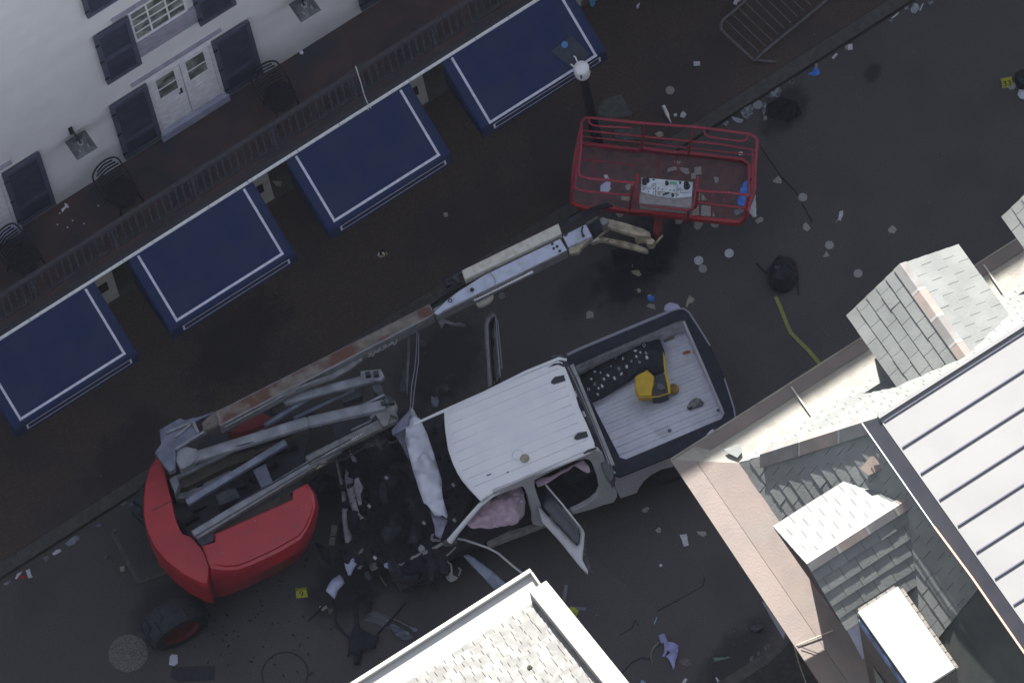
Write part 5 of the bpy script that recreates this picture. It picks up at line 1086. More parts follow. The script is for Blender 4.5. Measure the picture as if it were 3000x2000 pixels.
bit('grille_strip', [(205, 460), (222, 520), (240, 600), (262, 680), (275, 760), (292, 870), (285, 930), (315, 1010), (312, 1040), (292, 1062), (270, 1060), (258, 980), (248, 890), (250, 800), (243, 700), (225, 600), (208, 520)], .9, crg, amp=.05)
bit('torn_bracket', [(300, 405), (320, 440), (345, 465), (352, 492), (325, 490), (305, 450)], 1.1, crg)
bit('bumper_chunk', [(135, 1405), (150, 1360), (185, 1315), (230, 1288), (250, 1310), (262, 1345), (240, 1370), (215, 1400), (195, 1460), (160, 1425)], .5, A('lilac_bumper', (.36, .38, .54), .35, (.24, .25, .37), 5, 5), amp=.02, bulge=.03, th=.01)
bit('bumper_chunk', [(262, 1205), (290, 1215), (320, 1170), (362, 1195), (335, 1235), (310, 1290), (290, 1290), (275, 1250)], .7, A('lilac_bumper', (.36, .38, .54), .35), amp=.03)
bit('bumper_chunk', [(355, 1250), (395, 1205), (412, 1190), (402, 1225), (375, 1252)], .7, crg)
bit('torn_sliver', [(360, 1135), (385, 1105), (400, 1100), (390, 1125), (370, 1145)], .8, crg)
bit('lamp_piece', [(445, 1210), (470, 1200), (500, 1205), (500, 1245), (460, 1262), (442, 1240)], .6, A('dull_glass', (.10, .11, .11), .3, (.05, .055, .06), 10, 5), amp=.04)
bit('lamp_piece', [(405, 1275), (430, 1260), (455, 1310), (435, 1330), (415, 1305)], .4, A('dull_glass', (.10, .11, .11), .3), amp=.04)
bit('fender_edge', [(540, 1212), (560, 1200), (585, 1200), (610, 1222), (640, 1228), (635, 1242), (590, 1248), (548, 1235)], .75, A('lilac_bumper', (.36, .38, .54), .35), amp=.02)
bit('fender_edge', [(643, 1212), (662, 1208), (700, 1196), (725, 1190), (718, 1212), (690, 1220), (660, 1222)], .78, crg, amp=.02)
bit('inner_fender', [(728, 1178), (740, 1160), (850, 1110), (955, 1060), (965, 1075), (850, 1135), (740, 1190)], .95, A('dull_white_cap', (.36, .36, .36), .5), amp=.03)
bit('inner_fender', [(785, 1110), (800, 1070), (825, 1085), (835, 1115), (800, 1130)], 1.0, A('dull_white_cap', (.36, .36, .36), .5), amp=.04)
bit('hinge_cluster', [(950, 1050), (990, 1035), (1050, 1035), (1065, 1060), (1020, 1090), (970, 1085)], 1.15, A('dim_hinge', (.09, .09, .10), .6, (.04, .04, .05), 20, 5), amp=.06)
bit('hinge_cluster', [(870, 1040), (880, 1000), (900, 995), (885, 1035), (945, 1038), (940, 1052), (885, 1055)], 1.1, crg, amp=.03)
bit('mirror_piece', [(978, 1298), (1000, 1295), (1010, 1270), (1025, 1275), (1030, 1290), (1055, 1300), (1068, 1305), (1050, 1325), (1020, 1338), (995, 1325)], .5, A('dull_white_cap', (.36, .36, .36), .5), amp=.05)
bit('engine_cover', [(680, 760), (725, 735), (760, 790), (778, 840), (765, 895), (730, 840), (710, 825)], 1.0, A('dim_mat', (.05, .052, .056), .8), amp=.02)
bit('grey_block', [(412, 362), (480, 345), (490, 330), (520, 350), (555, 335), (560, 350), (520, 375), (535, 395), (520, 412), (495, 380), (420, 388)], 1.2, A('dim_hinge', (.09, .09, .10), .6), amp=.05)
bit('grey_block', [(565, 345), (600, 350), (640, 335), (640, 350), (600, 362), (575, 362)], 1.2, A('dim_hinge', (.09, .09, .10), .6), amp=.03)
g = MB()
for pts, z in (([(965, 1165), (1000, 1200), (1015, 1210), (1022, 1260), (1020, 1290)], .8), ([(1050, 1090), (1010, 1130), (965, 1165)], .95), ([(1070, 1235), (1085, 1250), (1072, 1290)], .5), ([(930, 1165), (950, 1190), (960, 1220)], .8)): g.tube([P(x, y, z) for x, y in CH(pts)], .012, 6)
g.build('torn_wire', A('dull_white_cap', (.36, .36, .36), .5), tr)
for i, (x, y) in enumerate([(825, 920), (1032, 650), (1040, 900), (438, 800), (478, 1165), (560, 600)]):
    c = P(*CH([(x, y)])[0], 1.12); g = MB().box(c, (.018, .006, 0), (-.005, .025, 0), (0, 0, .01)); g.build('glass_shard', paperw, tr)
# underside wheel-arch dark liners
g = MB(); tbox(g, -1.9, 3.5, -.7, .95, .3, .5); g.build('chassis', darkm, tr)
# stuff in the bed (things on the truck)
cz = zf+.02
t = thing('camouflage_blanket', 'long black blanket dotted with small white squares lying in the truck bed', 'blanket', P(1800, 1100, cz))
psheet('blanket', CB([(160, 580), (250, 530), (400, 440), (470, 390), (600, 320), (700, 260), (830, 190), (890, 165), (925, 190), (965, 270), (990, 340), (1000, 420), (1000, 520), (960, 560), (900, 580), (820, 515), (700, 580), (690, 600), (540, 690), (380, 790), (270, 845), (240, 780), (190, 660)]), cz+.10, blackf, t, amp=.05, fs=5, bulge=.12, th=.01, cuts=4)
g = MB(); rr = random.Random(2)
bl = bpy.data.objects['blanket']; 
spots = [(790, 270), (705, 325), (755, 340), (812, 345), (715, 380), (818, 388), (665, 425), (745, 435), (585, 400), (515, 395), (468, 475), (545, 497), (620, 478), (568, 548), (500, 592), (437, 565), (400, 600), (365, 540), (310, 530), (275, 600), (310, 650), (248, 700), (345, 690), (380, 668), (338, 748), (700, 272)]
bpy.context.view_layer.update()
dg = bpy.context.evaluated_depsgraph_get(); be = bl.evaluated_get(dg)
for x, y in spots:
    px_ = CB([(x, y)])[0]; d = ray(*px_).normalized(); inv = be.matrix_world.inverted()
    ok, loc, nn_, _i = be.ray_cast(inv @ CAM, inv.to_3x3() @ d)
    c = (be.matrix_world @ loc) if ok else P(*px_, cz+.3); a = rr.uniform(-.5, .5); s_ = rr.uniform(.011, .022)
    nn_ = (be.matrix_world.to_3x3() @ nn_).normalized() if ok else Vector((0, 0, 1)); e = nn_.cross(Vector((sin(a), cos(a), 0))).normalized(); f = nn_.cross(e)
    if rr.random() < .45: g.tube([c+nn_*.004+e*s_, c+nn_*.004+f*s_*1.3, c+nn_*.004-e*s_, c+nn_*.004-f*s_*1.3], .004, 4, True)
    else: g.box(c+nn_*.003, e*s_*.8, f*s_*1.1, nn_*.003)
g.build('white_square', whitei, t)
t = thing('yellow_generator', 'yellow and black boxy machine lying in the truck bed beside the dotted blanket', 'generator', P(1900, 1140, cz))
lp = [P(x, y, cz+.34) for x, y in CB([(700, 580), (755, 545), (820, 512), (888, 575), (888, 640), (872, 700), (865, 770), (760, 780), (730, 770), (705, 690)])]
loft('yellow_top', [scaled(lp, .93, .02), lp, scaled(lp, 1., -.04), scaled(lp, .97, -.18)], yellp, t, smooth=True)
lp = [P(x, y, cz+.28) for x, y in CB([(888, 575), (960, 545), (1000, 560), (1010, 640), (1020, 740), (930, 772), (866, 772), (872, 700), (890, 640)])]
loft('black_body', [scaled(lp, .95, .01), lp, scaled(lp, 1., -.28)], blackp, t)
slab('grey_panel', CB([(920, 640), (975, 650), (995, 690), (940, 705), (920, 680)]), cz+.31, .02, A('dim_hinge2', (.08, .08, .10), .6), t)
strip3('yellow_frame', [(975, 330), (1000, 390), (1000, 470), (1018, 560), (1045, 660), (1050, 740), (1025, 745), (1015, 660), (990, 540), (980, 450)], cz+.3, .05, yellp, conv=CB, parent=t)
MB().tube([P(x, y, cz+.36) for x, y in CB([(705, 700), (720, 770), (760, 782), (930, 772), (1025, 742)])], .01, 6).build('frame_rod', yellp, t)
c = P(*CB([(1082, 700)])[0], cz+.08); g = MB(); g.lathe(c, [(.06, -.07), (.075, -.02), (.07, .05), (.03, .07), (.01, .06)], n=14); g.build('orange_knob', A('orange_plastic', (.36, .20, .03), .5, (.12, .09, .05), 9, 5), t, smooth=True)
o = psheet('orange_scrap', CB([(1165, 340), (1215, 322), (1245, 325), (1240, 345), (1200, 360), (1170, 362)]), cz, orang, amp=.01, th=.004); tag(o, 'orange scrap on the ribbed floor of the truck bed', 'litter')
o = psheet('grey_lump', CB([(1215, 870), (1240, 830), (1280, 800), (1300, 790), (1340, 800), (1372, 835), (1360, 865), (1300, 880), (1250, 895), (1225, 890)]), cz, A('grey_rag', (.21, .205, .215), .8, (.11, .11, .115), 12, 6), amp=.05, bulge=.03, th=.006); tag(o, 'crumpled grey rag near the tailgate end of the truck bed', 'rag')
o = MB().lathe(P(*CB([(1238, 876)])[0], cz+.03), [(.035, -.02), (.04, 0), (.02, .02)], n=12).build('black_lump', blackp); tag(o, 'black cap at the lower end of the grey rag in the truck bed', 'cap')
for i, (x, y, s_) in enumerate(((1285, 340, .02), (1515, 905, .022), (1040, 1105, .026))):
    MB().lathe(P(*CB([(x, y)])[0], cz+.002), [(s_, -.01), (s_*1.1, .004), (s_*.6, .006), (.002, .002)], n=12).build('drain_plug', A('plug_grey', (.07, .08, .12), .6), tr)
o = psheet('grey_strip', CB([(985, 225), (1085, 180), (1090, 205), (990, 245)]), cz+.004, A('grimy', (.15, .145, .15), .8), amp=.006); tag(o, 'thin grey strip on the truck bed floor next to the blanket end', 'litter')
# ================================================================ STREET FURNITURE AND LITTER
CA = lambda pts: K(1500, 0, 2.24, pts)
t = thing('crowd_barrier', 'grey steel crowd barrier lying flat on the sidewalk at the top', 'barrier', P(2210, 100, .13))
zb_ = .33
def bt(pts, r, z=zb_, name='frame', m=steelf): return MB().tube([P(x, y, z) for x, y in pts], r, 8).build(name, m, t)
bt(CA([(1590, -50), (1500, 35), (1440, 85), (1385, 130), (1370, 160), (1372, 190), (1390, 215), (1480, 300), (1590, 398), (1620, 370), (1700, 300), (1792, 225), (1900, 140), (2066, 0), (2150, -70)]), .021)
for a, b in (((1395, 130), (1622, 342)), ((1440, 88), (1665, 305)), ((1483, 52), (1705, 268)), ((1525, 12), (1745, 225)), ((1569, -28), (1787, 188)), ((1612, -66), (1830, 150)), ((1660, -105), (1875, 112)), ((1700, -140), (1918, 75)), ((1745, -180), (1962, 36))):
    q = CA([a, b]); bt(q, .0075, name='bar')
bt(CA([(1590, 398), (1620, 395), (1660, 402), (1735, 405)]), .02, .2, 'foot')
bt(CA([(1505, -10), (1470, 10), (1462, 30)]), .03, .2, 'foot', paperw)
# evidence markers
def marker(px, py, rot, txt, lab, z=0.002, s_=.085):
    b = P(px, py, z); t = thing('evidence_marker', lab, 'evidence marker', b, 'yellow evidence markers')
    R = Matrix.Rotation(rot, 3, 'Z'); V = lambda x, y, zz: b+R@Vector((x, y, zz)); h = s_*1.1
    MB().prism([V(-s_, -s_*.9, 0), V(s_, -s_*.9, 0), V(s_*.9, 0, h), V(-s_*.9, 0, h)], R@Vector((0, .004, .003))).build('front_face', yell, t)
    MB().prism([V(-s_, s_*.9, 0), V(s_, s_*.9, 0), V(s_*.9, 0, h), V(-s_*.9, 0, h)], R@Vector((0, -.004, .003))).build('back_face', yell, t)
    up = R@Vector((0, s_*.9, h)); xd = R@Vector((1, 0, 0)); text('number', txt, V(-s_*.0, -s_*.72, s_*.22)+up.normalized()*.0, xd, up, s_*1.5, inkm, t, .001, align='CENTER')
marker(884, 1735, radians(-28), '9', 'yellow evidence marker on the asphalt right of the red hood')
marker(1675, 1797, radians(35), '1', 'yellow evidence marker beside the angled metal strips near the white gutter')
marker(2950, 242, radians(-22), '33', 'yellow evidence marker next to the black bag at the right edge')
t = thing('yellow_scrap', 'yellow, white and black torn packet lying on the sidewalk under the middle awnings', 'packet', P(1120, 745, .13))
CE = lambda pts: K(1080, 700, 19.6, pts)
psheet('yellow_piece', CE([(750, 780), (850, 730), (950, 870), (945, 960), (870, 940), (780, 870)]), .15, A('packet_yellow', (.55, .50, .16), .6), t, amp=.01, th=.004)
psheet('white_piece', CE([(510, 940), (560, 760), (610, 780), (640, 920), (590, 1000), (540, 1005)]), .15, paperw, t, amp=.01, th=.004)
psheet('grey_piece', CE([(950, 730), (1010, 720), (1095, 830), (1060, 930), (1010, 930), (990, 820)]), .15, papb, t, amp=.01, th=.004)
psheet('lower_piece', CE([(580, 1030), (660, 970), (840, 950), (940, 1010), (860, 1050), (760, 1040), (745, 1095), (620, 1070)]), .145, papb, t, amp=.01, th=.004)
psheet('black_piece', CE([(640, 660), (850, 640), (1100, 690), (1000, 940), (900, 800), (760, 760), (650, 900)]), .14, blackf, t, amp=.01, th=.004)
# black backpack
t = thing('backpack', 'black backpack lying on the asphalt with loose straps beside the yellow tape', 'backpack', P(2295, 800, 0))
CP = lambda pts: K(2210, 730, 10.455, pts)
lp = [P(x, y, .06) for x, y in CP([(800, 215), (980, 290), (1120, 290), (1220, 400), (1280, 560), (1300, 740), (1290, 900), (1230, 1050), (1120, 1180), (1000, 1300), (840, 1290), (700, 1270), (560, 1190), (470, 1050), (440, 850), (460, 650), (560, 460), (680, 290)])]
jit = [p+Vector((random.uniform(-.012, .012), random.uniform(-.012, .012), 0)) for p in lp]
sheet('pack_body', jit, blackf, t, amp=.05, fs=9, bulge=.13, th=.01, cuts=4)
loft('pack_base', [scaled(jit, .97, .0), scaled(jit, .96, -.055)], blackf, t)
lq = [P(x, y, .24) for x, y in CP([(620, 640), (760, 600), (1000, 640), (1080, 800), (980, 1000), (760, 1030), (600, 900)])]; sheet('front_pocket', lq, blackf, t, amp=.05, fs=12, bulge=.03, th=.01)
for nm, pts, r in (('strap', [(70, 430), (140, 500), (230, 600), (330, 690), (430, 700)], .014), ('strap', [(1250, 520), (1310, 680), (1330, 900), (1330, 1100), (1340, 1250), (1350, 1390)], .015), ('strap', [(560, 500), (420, 640), (430, 800)], .012)):
    MB().tube([P(x, y, .03 if i else .015) for i, (x, y) in enumerate(CP(pts))], r, 6).build(nm, blackf, t)
psheet('buckle', CP([(600, 540), (680, 490), (700, 540), (790, 490), (800, 540), (720, 590), (650, 570)]), .22, A('dim_buckle', (.05, .05, .058), .5), t, amp=.01)
MB().tube([P(x, y, .2) for x, y in CP([(1210, 640), (1240, 720), (1280, 800)])], .005, 5).build('zip', A('dim_buckle', (.05, .05, .058), .5), t)
t = thing('yellow_tape', 'strip of dull yellow tape stretched on the asphalt below the backpack', 'tape', P(2300, 960, 0))
tp = [P(x, y, z) for x, y, z in [(2272, 868, .03), (2284, 895, .01), (2296, 925, .015), (2305, 948, .01), (2316, 973, .02), (2340, 998, .01), (2365, 1022, .015), (2385, 1045, .01), (2410, 1075, .01)]]
g = MB()
for i in range(len(tp)-1): g.beam(tp[i], tp[i+1]+(tp[i+1]-tp[i]).normalized()*.004, .055, .003, (0.1*(-1)**i, 0, 1))
g.build('tape_strip', yelt, t)
# black bag at the right edge with white bag
lp = [P(x, y, .05) for x, y in [(2972, 232), (2975, 215), (2988, 205), (3006, 202), (3030, 215), (3030, 262), (3006, 264), (2985, 258), (2974, 247)]]
o = loft('black_bag', [scaled(lp, .2, .14), scaled(lp, .7, .11), lp, scaled(lp, .95, -.045)], blackf, None, smooth=True); tag(o, 'round black bag cut by the right edge of the photo', 'bag')
o = psheet('white_bag', [(2981, 278), (2986, 264), (3004, 264), (3030, 270), (3030, 300), (2995, 292), (2986, 287)], .03, paperw, amp=.03, bulge=.02, th=.004); tag(o, 'white bag just below the round black bag at the right edge', 'bag')
o = MB().lathe(P(2964, 252, .01), [(.06, -.008), (.062, .004), (.001, .006)], n=18).build('speckled_disc', discm); tag(o, 'round card under the evidence marker at the right edge', 'disc', 'round speckled cards')
# round cards
def disc(px, py, r, lab, m=discm, z=.012, zb=None):
    c = P(px, py, z); rr = random.Random(px); g = MB(); n = 22; pr = [c+Vector((cos(2*pi*k/n), sin(2*pi*k/n), 0))*r*(1+.02*rr.uniform(-1, 1)) for k in range(n)]
    g.prism([p+Vector((0, 0, .004)) for p in pr], (0, 0, -.006)); g.prism([c+(p-c)*.8+Vector((0, 0, .0065)) for p in pr], (0, 0, -.0015))
    return tag(g.build('speckled_disc', m), lab, 'disc', 'round speckled cards')
for a in [(1963, 265, .065, 'round speckled card on the sidewalk above the white bottle with nozzle', discm, .145), (2352, 578, .065, 'round speckled card on the asphalt far right of the red basket'), (2430, 718, .065, 'round speckled card on the asphalt upper right of the backpack'),
          (2514, 801, .065, 'round speckled card on the asphalt right of the backpack, nearest the slate dormer'), (2136, 742, .068, 'bright round card on the asphalt left of the backpack', paperw), (2047, 763, .068, 'bright round card overlapping nothing, left of the two cards that almost touch', paperw),
          (2059, 787, .062, 'dull round card just below a brighter one, below the red basket'), (358, 1467, .065, 'round card on the asphalt left of the red counterweight', A('dull_card', (.13, .14, .145), .8)), (2220, 307, .07, 'round grey lid among the gutter litter', A('grey_lid', (.2, .2, .215), .6)), (1936, 1655, .022, 'tiny white cap on the asphalt between the two roofs', paperw), (1979, 337, .026, 'small white cap on the sidewalk right of the white bottle', paperw, .15)]: disc(*a)
disc(1470, 866, .05, 'dull round card on the asphalt below the pale boom', A('dull_card', (.13, .14, .145), .8))
H = [([(2262, 532), (2280, 515), (2290, 528), (2289, 538), (2275, 537)], 'half card on the asphalt right of the basket, closest to the red rail'), ([(2352, 658), (2362, 652), (2375, 668), (2366, 678), (2353, 672)], 'half card on the asphalt between the basket and the round cards'),
     ([(2411, 753), (2421, 735), (2431, 750), (2420, 753)], 'triangular card right under a round card near the backpack'), ([(2601, 672), (2614, 659), (2628, 672), (2620, 684), (2605, 682)], 'lone half card on the asphalt, left of the upper slate dormer'),
     ([(2212, 645), (2228, 635), (2237, 640), (2235, 650), (2218, 655)], 'card on the asphalt at the lower right corner of the red basket'), ([(1802, 624), (1828, 627), (1822, 636), (1810, 636)], 'half card showing below the front edge of the basket, left of the red mount'),
     ([(1978, 643), (2002, 646), (1995, 656), (1980, 657)], 'square-cut card below the basket front edge, right of the red mount'), ([(2036, 650), (2062, 654), (2050, 672), (2040, 674), (2032, 664)], 'creased card below the basket front edge, middle of three'),
     ([(2080, 653), (2108, 656), (2102, 667), (2086, 666)], 'card half hidden below the basket front edge, rightmost of three'), ([(1718, 915), (1727, 910), (1739, 915), (1739, 930), (1718, 933)], 'squarish card on the asphalt between boom and truck roof'),
     ([(1893, 897), (1903, 889), (1918, 893), (1920, 906), (1908, 903)], 'dull half card just above the far rail of the truck bed'), ([(1880, 1492), (1896, 1483), (1903, 1488), (1894, 1500), (1883, 1500)], 'half card on the asphalt below the rear wheel of the truck'),
     ([(1920, 1553), (1930, 1543), (1936, 1548), (1935, 1560), (1925, 1559)], 'pale card on the asphalt left of the white printed box between roofs'), ([(2040, 1556), (2068, 1556), (2070, 1566), (2060, 1572), (2046, 1565)], 'curved card on the asphalt nearest the copper gutter')]
for pts, lab in H: card(pts, I, .008, lab, 'broken_card', paperd, 'card', .005, 'broken speckled cards')
PPR = [([(2032, 181), (2051, 181), (2051, 193), (2032, 194)], .14, 'small white oblong packet alone on the sidewalk at the top', paperw), ([(2484, 131), (2497, 129), (2499, 146), (2485, 148)], .01, 'white square carton in the gutter below the crowd barrier', paperw),
       ([(797, 530), (825, 532), (823, 548), (808, 545)], .145, 'pale folded card in the doorway between the second and third awnings', papb), ([(132, 1563), (144, 1560), (151, 1575), (141, 1580)], .01, 'white slip of paper on the asphalt at the lower left', paperw),
       ([(497, 1922), (503, 1915), (520, 1917), (521, 1942), (510, 1950), (495, 1946)], .01, 'bright white paper cup sleeve on the asphalt below the big tyre', A('bright_paper', (.42, .44, .52), .7)), ([(1298, 625), (1310, 622), (1314, 634), (1303, 637)], .145, 'small crumpled paper alone on the sidewalk above the boom', papb),
       ([(2446, 655), (2456, 640), (2459, 620), (2470, 616), (2470, 630), (2462, 648), (2456, 643)], .01, 'narrow torn glove-shaped scrap on the asphalt between round cards', paperw), ([(1994, 334), (2001, 325), (2012, 335), (2005, 346), (1993, 343)], .15, 'crumpled white paper on the sidewalk right of the small cap', paperw),
       ([(1991, 1566), (2012, 1563), (2015, 1580), (2018, 1597), (2003, 1600), (1998, 1582)], .01, 'white box with grey print on the asphalt between the two roofs', paperw), ([(1865, 16), (1875, 8), (1872, 22), (1866, 28), (1864, 20)], .14, 'small curled scrap near the top edge of the sidewalk', paperw),
       ([(1945, 910), (1948, 894), (1962, 886), (1985, 891), (1996, 905), (1970, 912)], .01, 'crumpled lilac paper bag touching the far rail of the truck bed', A('lilac_paper', (.40, .40, .55), .8)), ([(2009, 898), (2012, 880), (2020, 865), (2036, 877), (2028, 888), (2018, 890), (2013, 900)], .01, 'pale torn scrap at the rear corner of the truck bed', papb),
       ([(1846, 790), (1852, 780), (1856, 752), (1864, 775), (1880, 805), (1872, 810), (1855, 803)], .01, 'cream leaf-shaped scrap on the dark asphalt under the jib', papb), ([(2142, 1925), (2070+18, 1925), (2095, 1935), (2080, 1940)], .01, 'greenish scrap near the kerb at the bottom', A('green_scrap', (.10, .15, .14), .7)),
       ([(1992, 1932), (2010, 1926), (2026, 1935), (2028, 1948), (2010, 1952), (1990, 1943)], .01, 'brownish-grey flattened card right of the lilac cloth', A('brown_card', (.12, .10, .11), .85, (.08, .07, .075), 20, 5)), ([(2006, 1985), (2014, 1988), (2008, 2003), (1996, 2003)], .01, 'white wedge of paper at the bottom edge below the lilac cloth', paperw),
       ([(2096, 1984), (2100, 1982), (2108, 1994), (2102, 1998)], .01, 'thin white chip at the bottom edge near the kerb', paperw), ([(1650-85, 0), (1710, 0), (1700, 8), (1683, 22), (1678, 10)], .15, 'pale step corner at the top edge right of the uppermost awning', papb),
       ([(1866, 848), (1872, 844), (1878, 850), (1877, 858), (1868, 857)], .01, 'tiny beige chip left of the blue bottle cap', papb), ([(350, 1660), (364, 1656), (366, 1672), (354, 1674)], .01, 'small tan card by the grey bumper bar of the lift', papb)]
for pts, z, lab, m in PPR: card(pts, I, z, lab, 'paper_scrap', m, 'paper', .007)
# white bottle with nozzle on the sidewalk
a, b = P(1943, 310, .17), P(1958, 343, .17); d = (b-a); L = d.length; g = MB().lathe(a, [(.022, -.0), (.028, .01), (.028, L*.8), (.02, L), (.012, L*1.1), (.008, L*1.35), (.003, L*1.55)], axis=d, n=14); o = g.build('nozzle_bottle', trimw, smooth=True); tag(o, 'white tube with a long nozzle lying on the sidewalk above the basket', 'tube')
# blue gloves/cloth
o = psheet('blue_cloth', [(2366, 217), (2378, 212), (2388, 200), (2398, 203), (2403, 214), (2398, 221), (2380, 224)], .02, bluec, amp=.03, th=.005); tag(o, 'crumpled bright blue plastic in the gutter below the barrier', 'plastic')
o = psheet('blue_bag', CA([(500, -10), (512, 10), (515, 40), (530, 52), (545, 40), (548, 15), (560, 5), (600, -5), (560, -20)]), .15, A('pale_blue_bag', (.06, .22, .42), .6), amp=.05, th=.004); tag(o, 'light blue bag on the sidewalk at the top edge beside the uppermost awning', 'bag')
g = MB().lathe(P(1907, 874, .02), [(.03, -.02), (.05, 0), (.045, .02), (.01, .03)], n=14); o = g.build('blue_bottle_top', bluec); tag(o, 'round blue bottle top on the dark asphalt above the truck bed', 'cap')
o = psheet('white_scrap', [(1897, 867), (1905, 862), (1908, 868), (1899, 871)], .03, paperw, amp=.01); tag(o, 'bright white chip touching the round blue cap', 'litter')
# gutter litter: individual crumpled plastics
GL = [([(2168, 325), (2178, 310), (2195, 305), (2208, 315), (2205, 335), (2190, 350), (2175, 345)], clearp, 'crumpled clear plastic cup beside the grey lid in the gutter', 'cup', .07), ([(2235, 300), (2243, 298), (2246, 330), (2247, 352), (2238, 355), (2234, 330)], clearp, 'long clear plastic strip hanging right of the grey lid', 'plastic', .03),
      ([(2141, 342), (2155, 345), (2178, 352), (2175, 360), (2160, 360), (2147, 352)], A('pale_plastic', (.26, .27, .31), .4), 'pale plastic sliver left of the clear cup in the gutter', 'plastic', .03), ([(2245, 285), (2262, 270), (2282, 255), (2290, 265), (2285, 285), (2262, 290)], clearp, 'shredded clear wrapper in the gutter above the grey lid', 'wrapper', .06),
      ([(2115, 366), (2128, 355), (2140, 358), (2128, 372)], clearp, 'small shiny wrapper at the lower end of the gutter litter', 'wrapper', .04), ([(2667, 28), (2678, 10), (2690, 14), (2694, 26), (2682, 42), (2670, 38)], A('pale_plastic', (.26, .27, .31), .4), 'pale crumpled cup in the gutter at the top edge', 'cup', .05),
      ([(2693, 33), (2702, 12), (2706, 10), (2698, 32)], paperw, 'thin white straw piece beside the pale cup at the top edge', 'straw', .01), ([(2718, 12), (2730, 2), (2738, 8), (2726, 18)], clearp, 'shiny scrap in the gutter at the very top edge', 'plastic', .04), ([(2606, 58), (2618, 48), (2633, 36), (2634, 40), (2618, 54)], paperw, 'narrow white strip in the gutter below the pale cup', 'strip', .01),
      ([(2603, 62), (2612, 54), (2620, 62), (2612, 68)], clearp, 'crumpled clear lid in the gutter below the narrow white strip', 'plastic', .04), ([(2436, 170), (2450, 156), (2455, 160), (2442, 174)], paperw, 'short pale stick in the gutter left of the white carton', 'stick', .01), ([(2388, 188), (2396, 188), (2396, 200), (2389, 200)], papb, 'small beige cup piece touching the blue plastic in the gutter', 'cup', .03),
      ([(2476, 138), (2484, 132), (2484, 148), (2478, 146)], papb, 'beige flap stuck to the white carton in the gutter', 'card', .02), ([(2648, 22), (2660, 18), (2664, 28), (2652, 30)], clearp, 'dull clear scrap just left of the pale cup', 'plastic', .04),
      ([(190, 1592), (205, 1580), (232, 1568), (236, 1580), (218, 1594), (200, 1600)], A('pale_lilac_plastic', (.17, .17, .22), .5), 'crumpled grey bag in the far left gutter, right of the white carton', 'bag', .06), ([(152, 1622), (165, 1610), (178, 1608), (180, 1616), (160, 1626)], paperw, 'white cup sleeve in the left gutter', 'cup', .03),
      ([(124, 1635), (140, 1628), (146, 1634), (136, 1648)], A('dull_plastic', (.10, .10, .115), .5), 'dim crumpled cup next to the white cup sleeve in the left gutter', 'cup', .05), ([(44, 1695), (52, 1680), (66, 1672), (60, 1682), (50, 1696)], paperw, 'curved white plastic left of the red scrap', 'plastic', .02),
      ([(54, 1694), (66, 1684), (76, 1690), (66, 1696)], redl, 'small red scrap in the left gutter', 'litter', .02), ([(75, 1670), (88, 1666), (90, 1678), (96, 1690), (84, 1694)], paperw, 'white crumpled straw end right of the red scrap', 'plastic', .03), ([(8, 1712), (20, 1706), (28, 1700), (34, 1706), (22, 1714)], clearp, 'clear plastic bits in the gutter at the left edge', 'plastic', .04),
      ([(280, 1540), (290, 1532), (298, 1538), (288, 1544)], A('dim_violet', (.10, .10, .2), .6), 'dim violet scrap in the left gutter near the bumper bar', 'litter', .02), ([(379, 1474), (390, 1472), (392, 1480), (384, 1485)], A('dim_violet', (.10, .10, .2), .6), 'little violet scrap right of the round card by the counterweight', 'litter', .02),
      ([(302, 1633), (312, 1630), (320, 1628), (318, 1636), (306, 1638)], A('dull_plastic', (.10, .10, .115), .5), 'dim crumpled scrap left of the bumper bar', 'litter', .03)]
for pts, m, lab, cat, amp in GL: card(pts, I, .012, lab, 'crumpled_plastic', m, cat, amp, th=.003)
g = MB(); c = P(2320, 238, .03); g.tube([c+Vector((cos(t*pi/8), sin(t*pi/8), 0))*.038 for t in range(16)], .008, 6, True); o = g.build('cup_rim', clearp); tag(o, 'clear cup rim in the gutter between the lid and the blue plastic', 'cup')
for pts, lab in (([(1790, 735), (1830, 722), (1850, 745), (1900, 735), (1945, 760), (1940, 800), (1890, 812), (1870, 790), (1820, 800), (1800, 775)], 'added flat black sheet darkening the stained asphalt under the jib links'),
                 ([(2250, 305), (2290, 285), (2335, 300), (2350, 335), (2310, 360), (2270, 350), (2240, 340)], 'added flat black sheet darkening the wet patch right of the gutter litter')):
    o = psheet('black_plastic', pts, .01, A('matt_black_sheet', (.012, .013, .018), .85, (.018, .019, .025), 9, 5, spec=.15), amp=.035, fs=7, th=.003, cuts=4); tag(o, lab, 'dark sheet')  # flat black sheets added to darken stained and wet asphalt
# wooden striped block
t = thing('paint_brush', 'short striped pale brush standing in the dark between red hood and truck', 'brush', P(977, 1565, 0))
psheet('bristles', CH([(172, 938), (212, 935), (210, 990), (200, 1010), (162, 1010), (170, 980)]), .1, A('pale_bristle', (.34, .33, .29), .7, (.14, .135, .12), 55, 3, .45, .55), t, amp=.02)
psheet('bristle_tips', CH([(160, 1018), (200, 1020), (192, 1078), (152, 1074)]), .1, A('pale_bristle', (.34, .33, .29), .7), t, amp=.02)
# metal strips near the white gutter
t = thing('angle_strip', 'two pale grey metal strips joined in a corner on the asphalt near the white gutter', 'metal strip', P(1655, 1780, 0))
for a, b, wd in (((1659, 1712), (1650, 1772), .05), ((1652, 1778), (1716, 1783), .042)): MB().beam(P(*a, .02), P(*b, .02), wd, .012).build('strip', A('bluegrey_strip', (.13, .14, .19), .5, (.10, .105, .14), 8, 5), t)
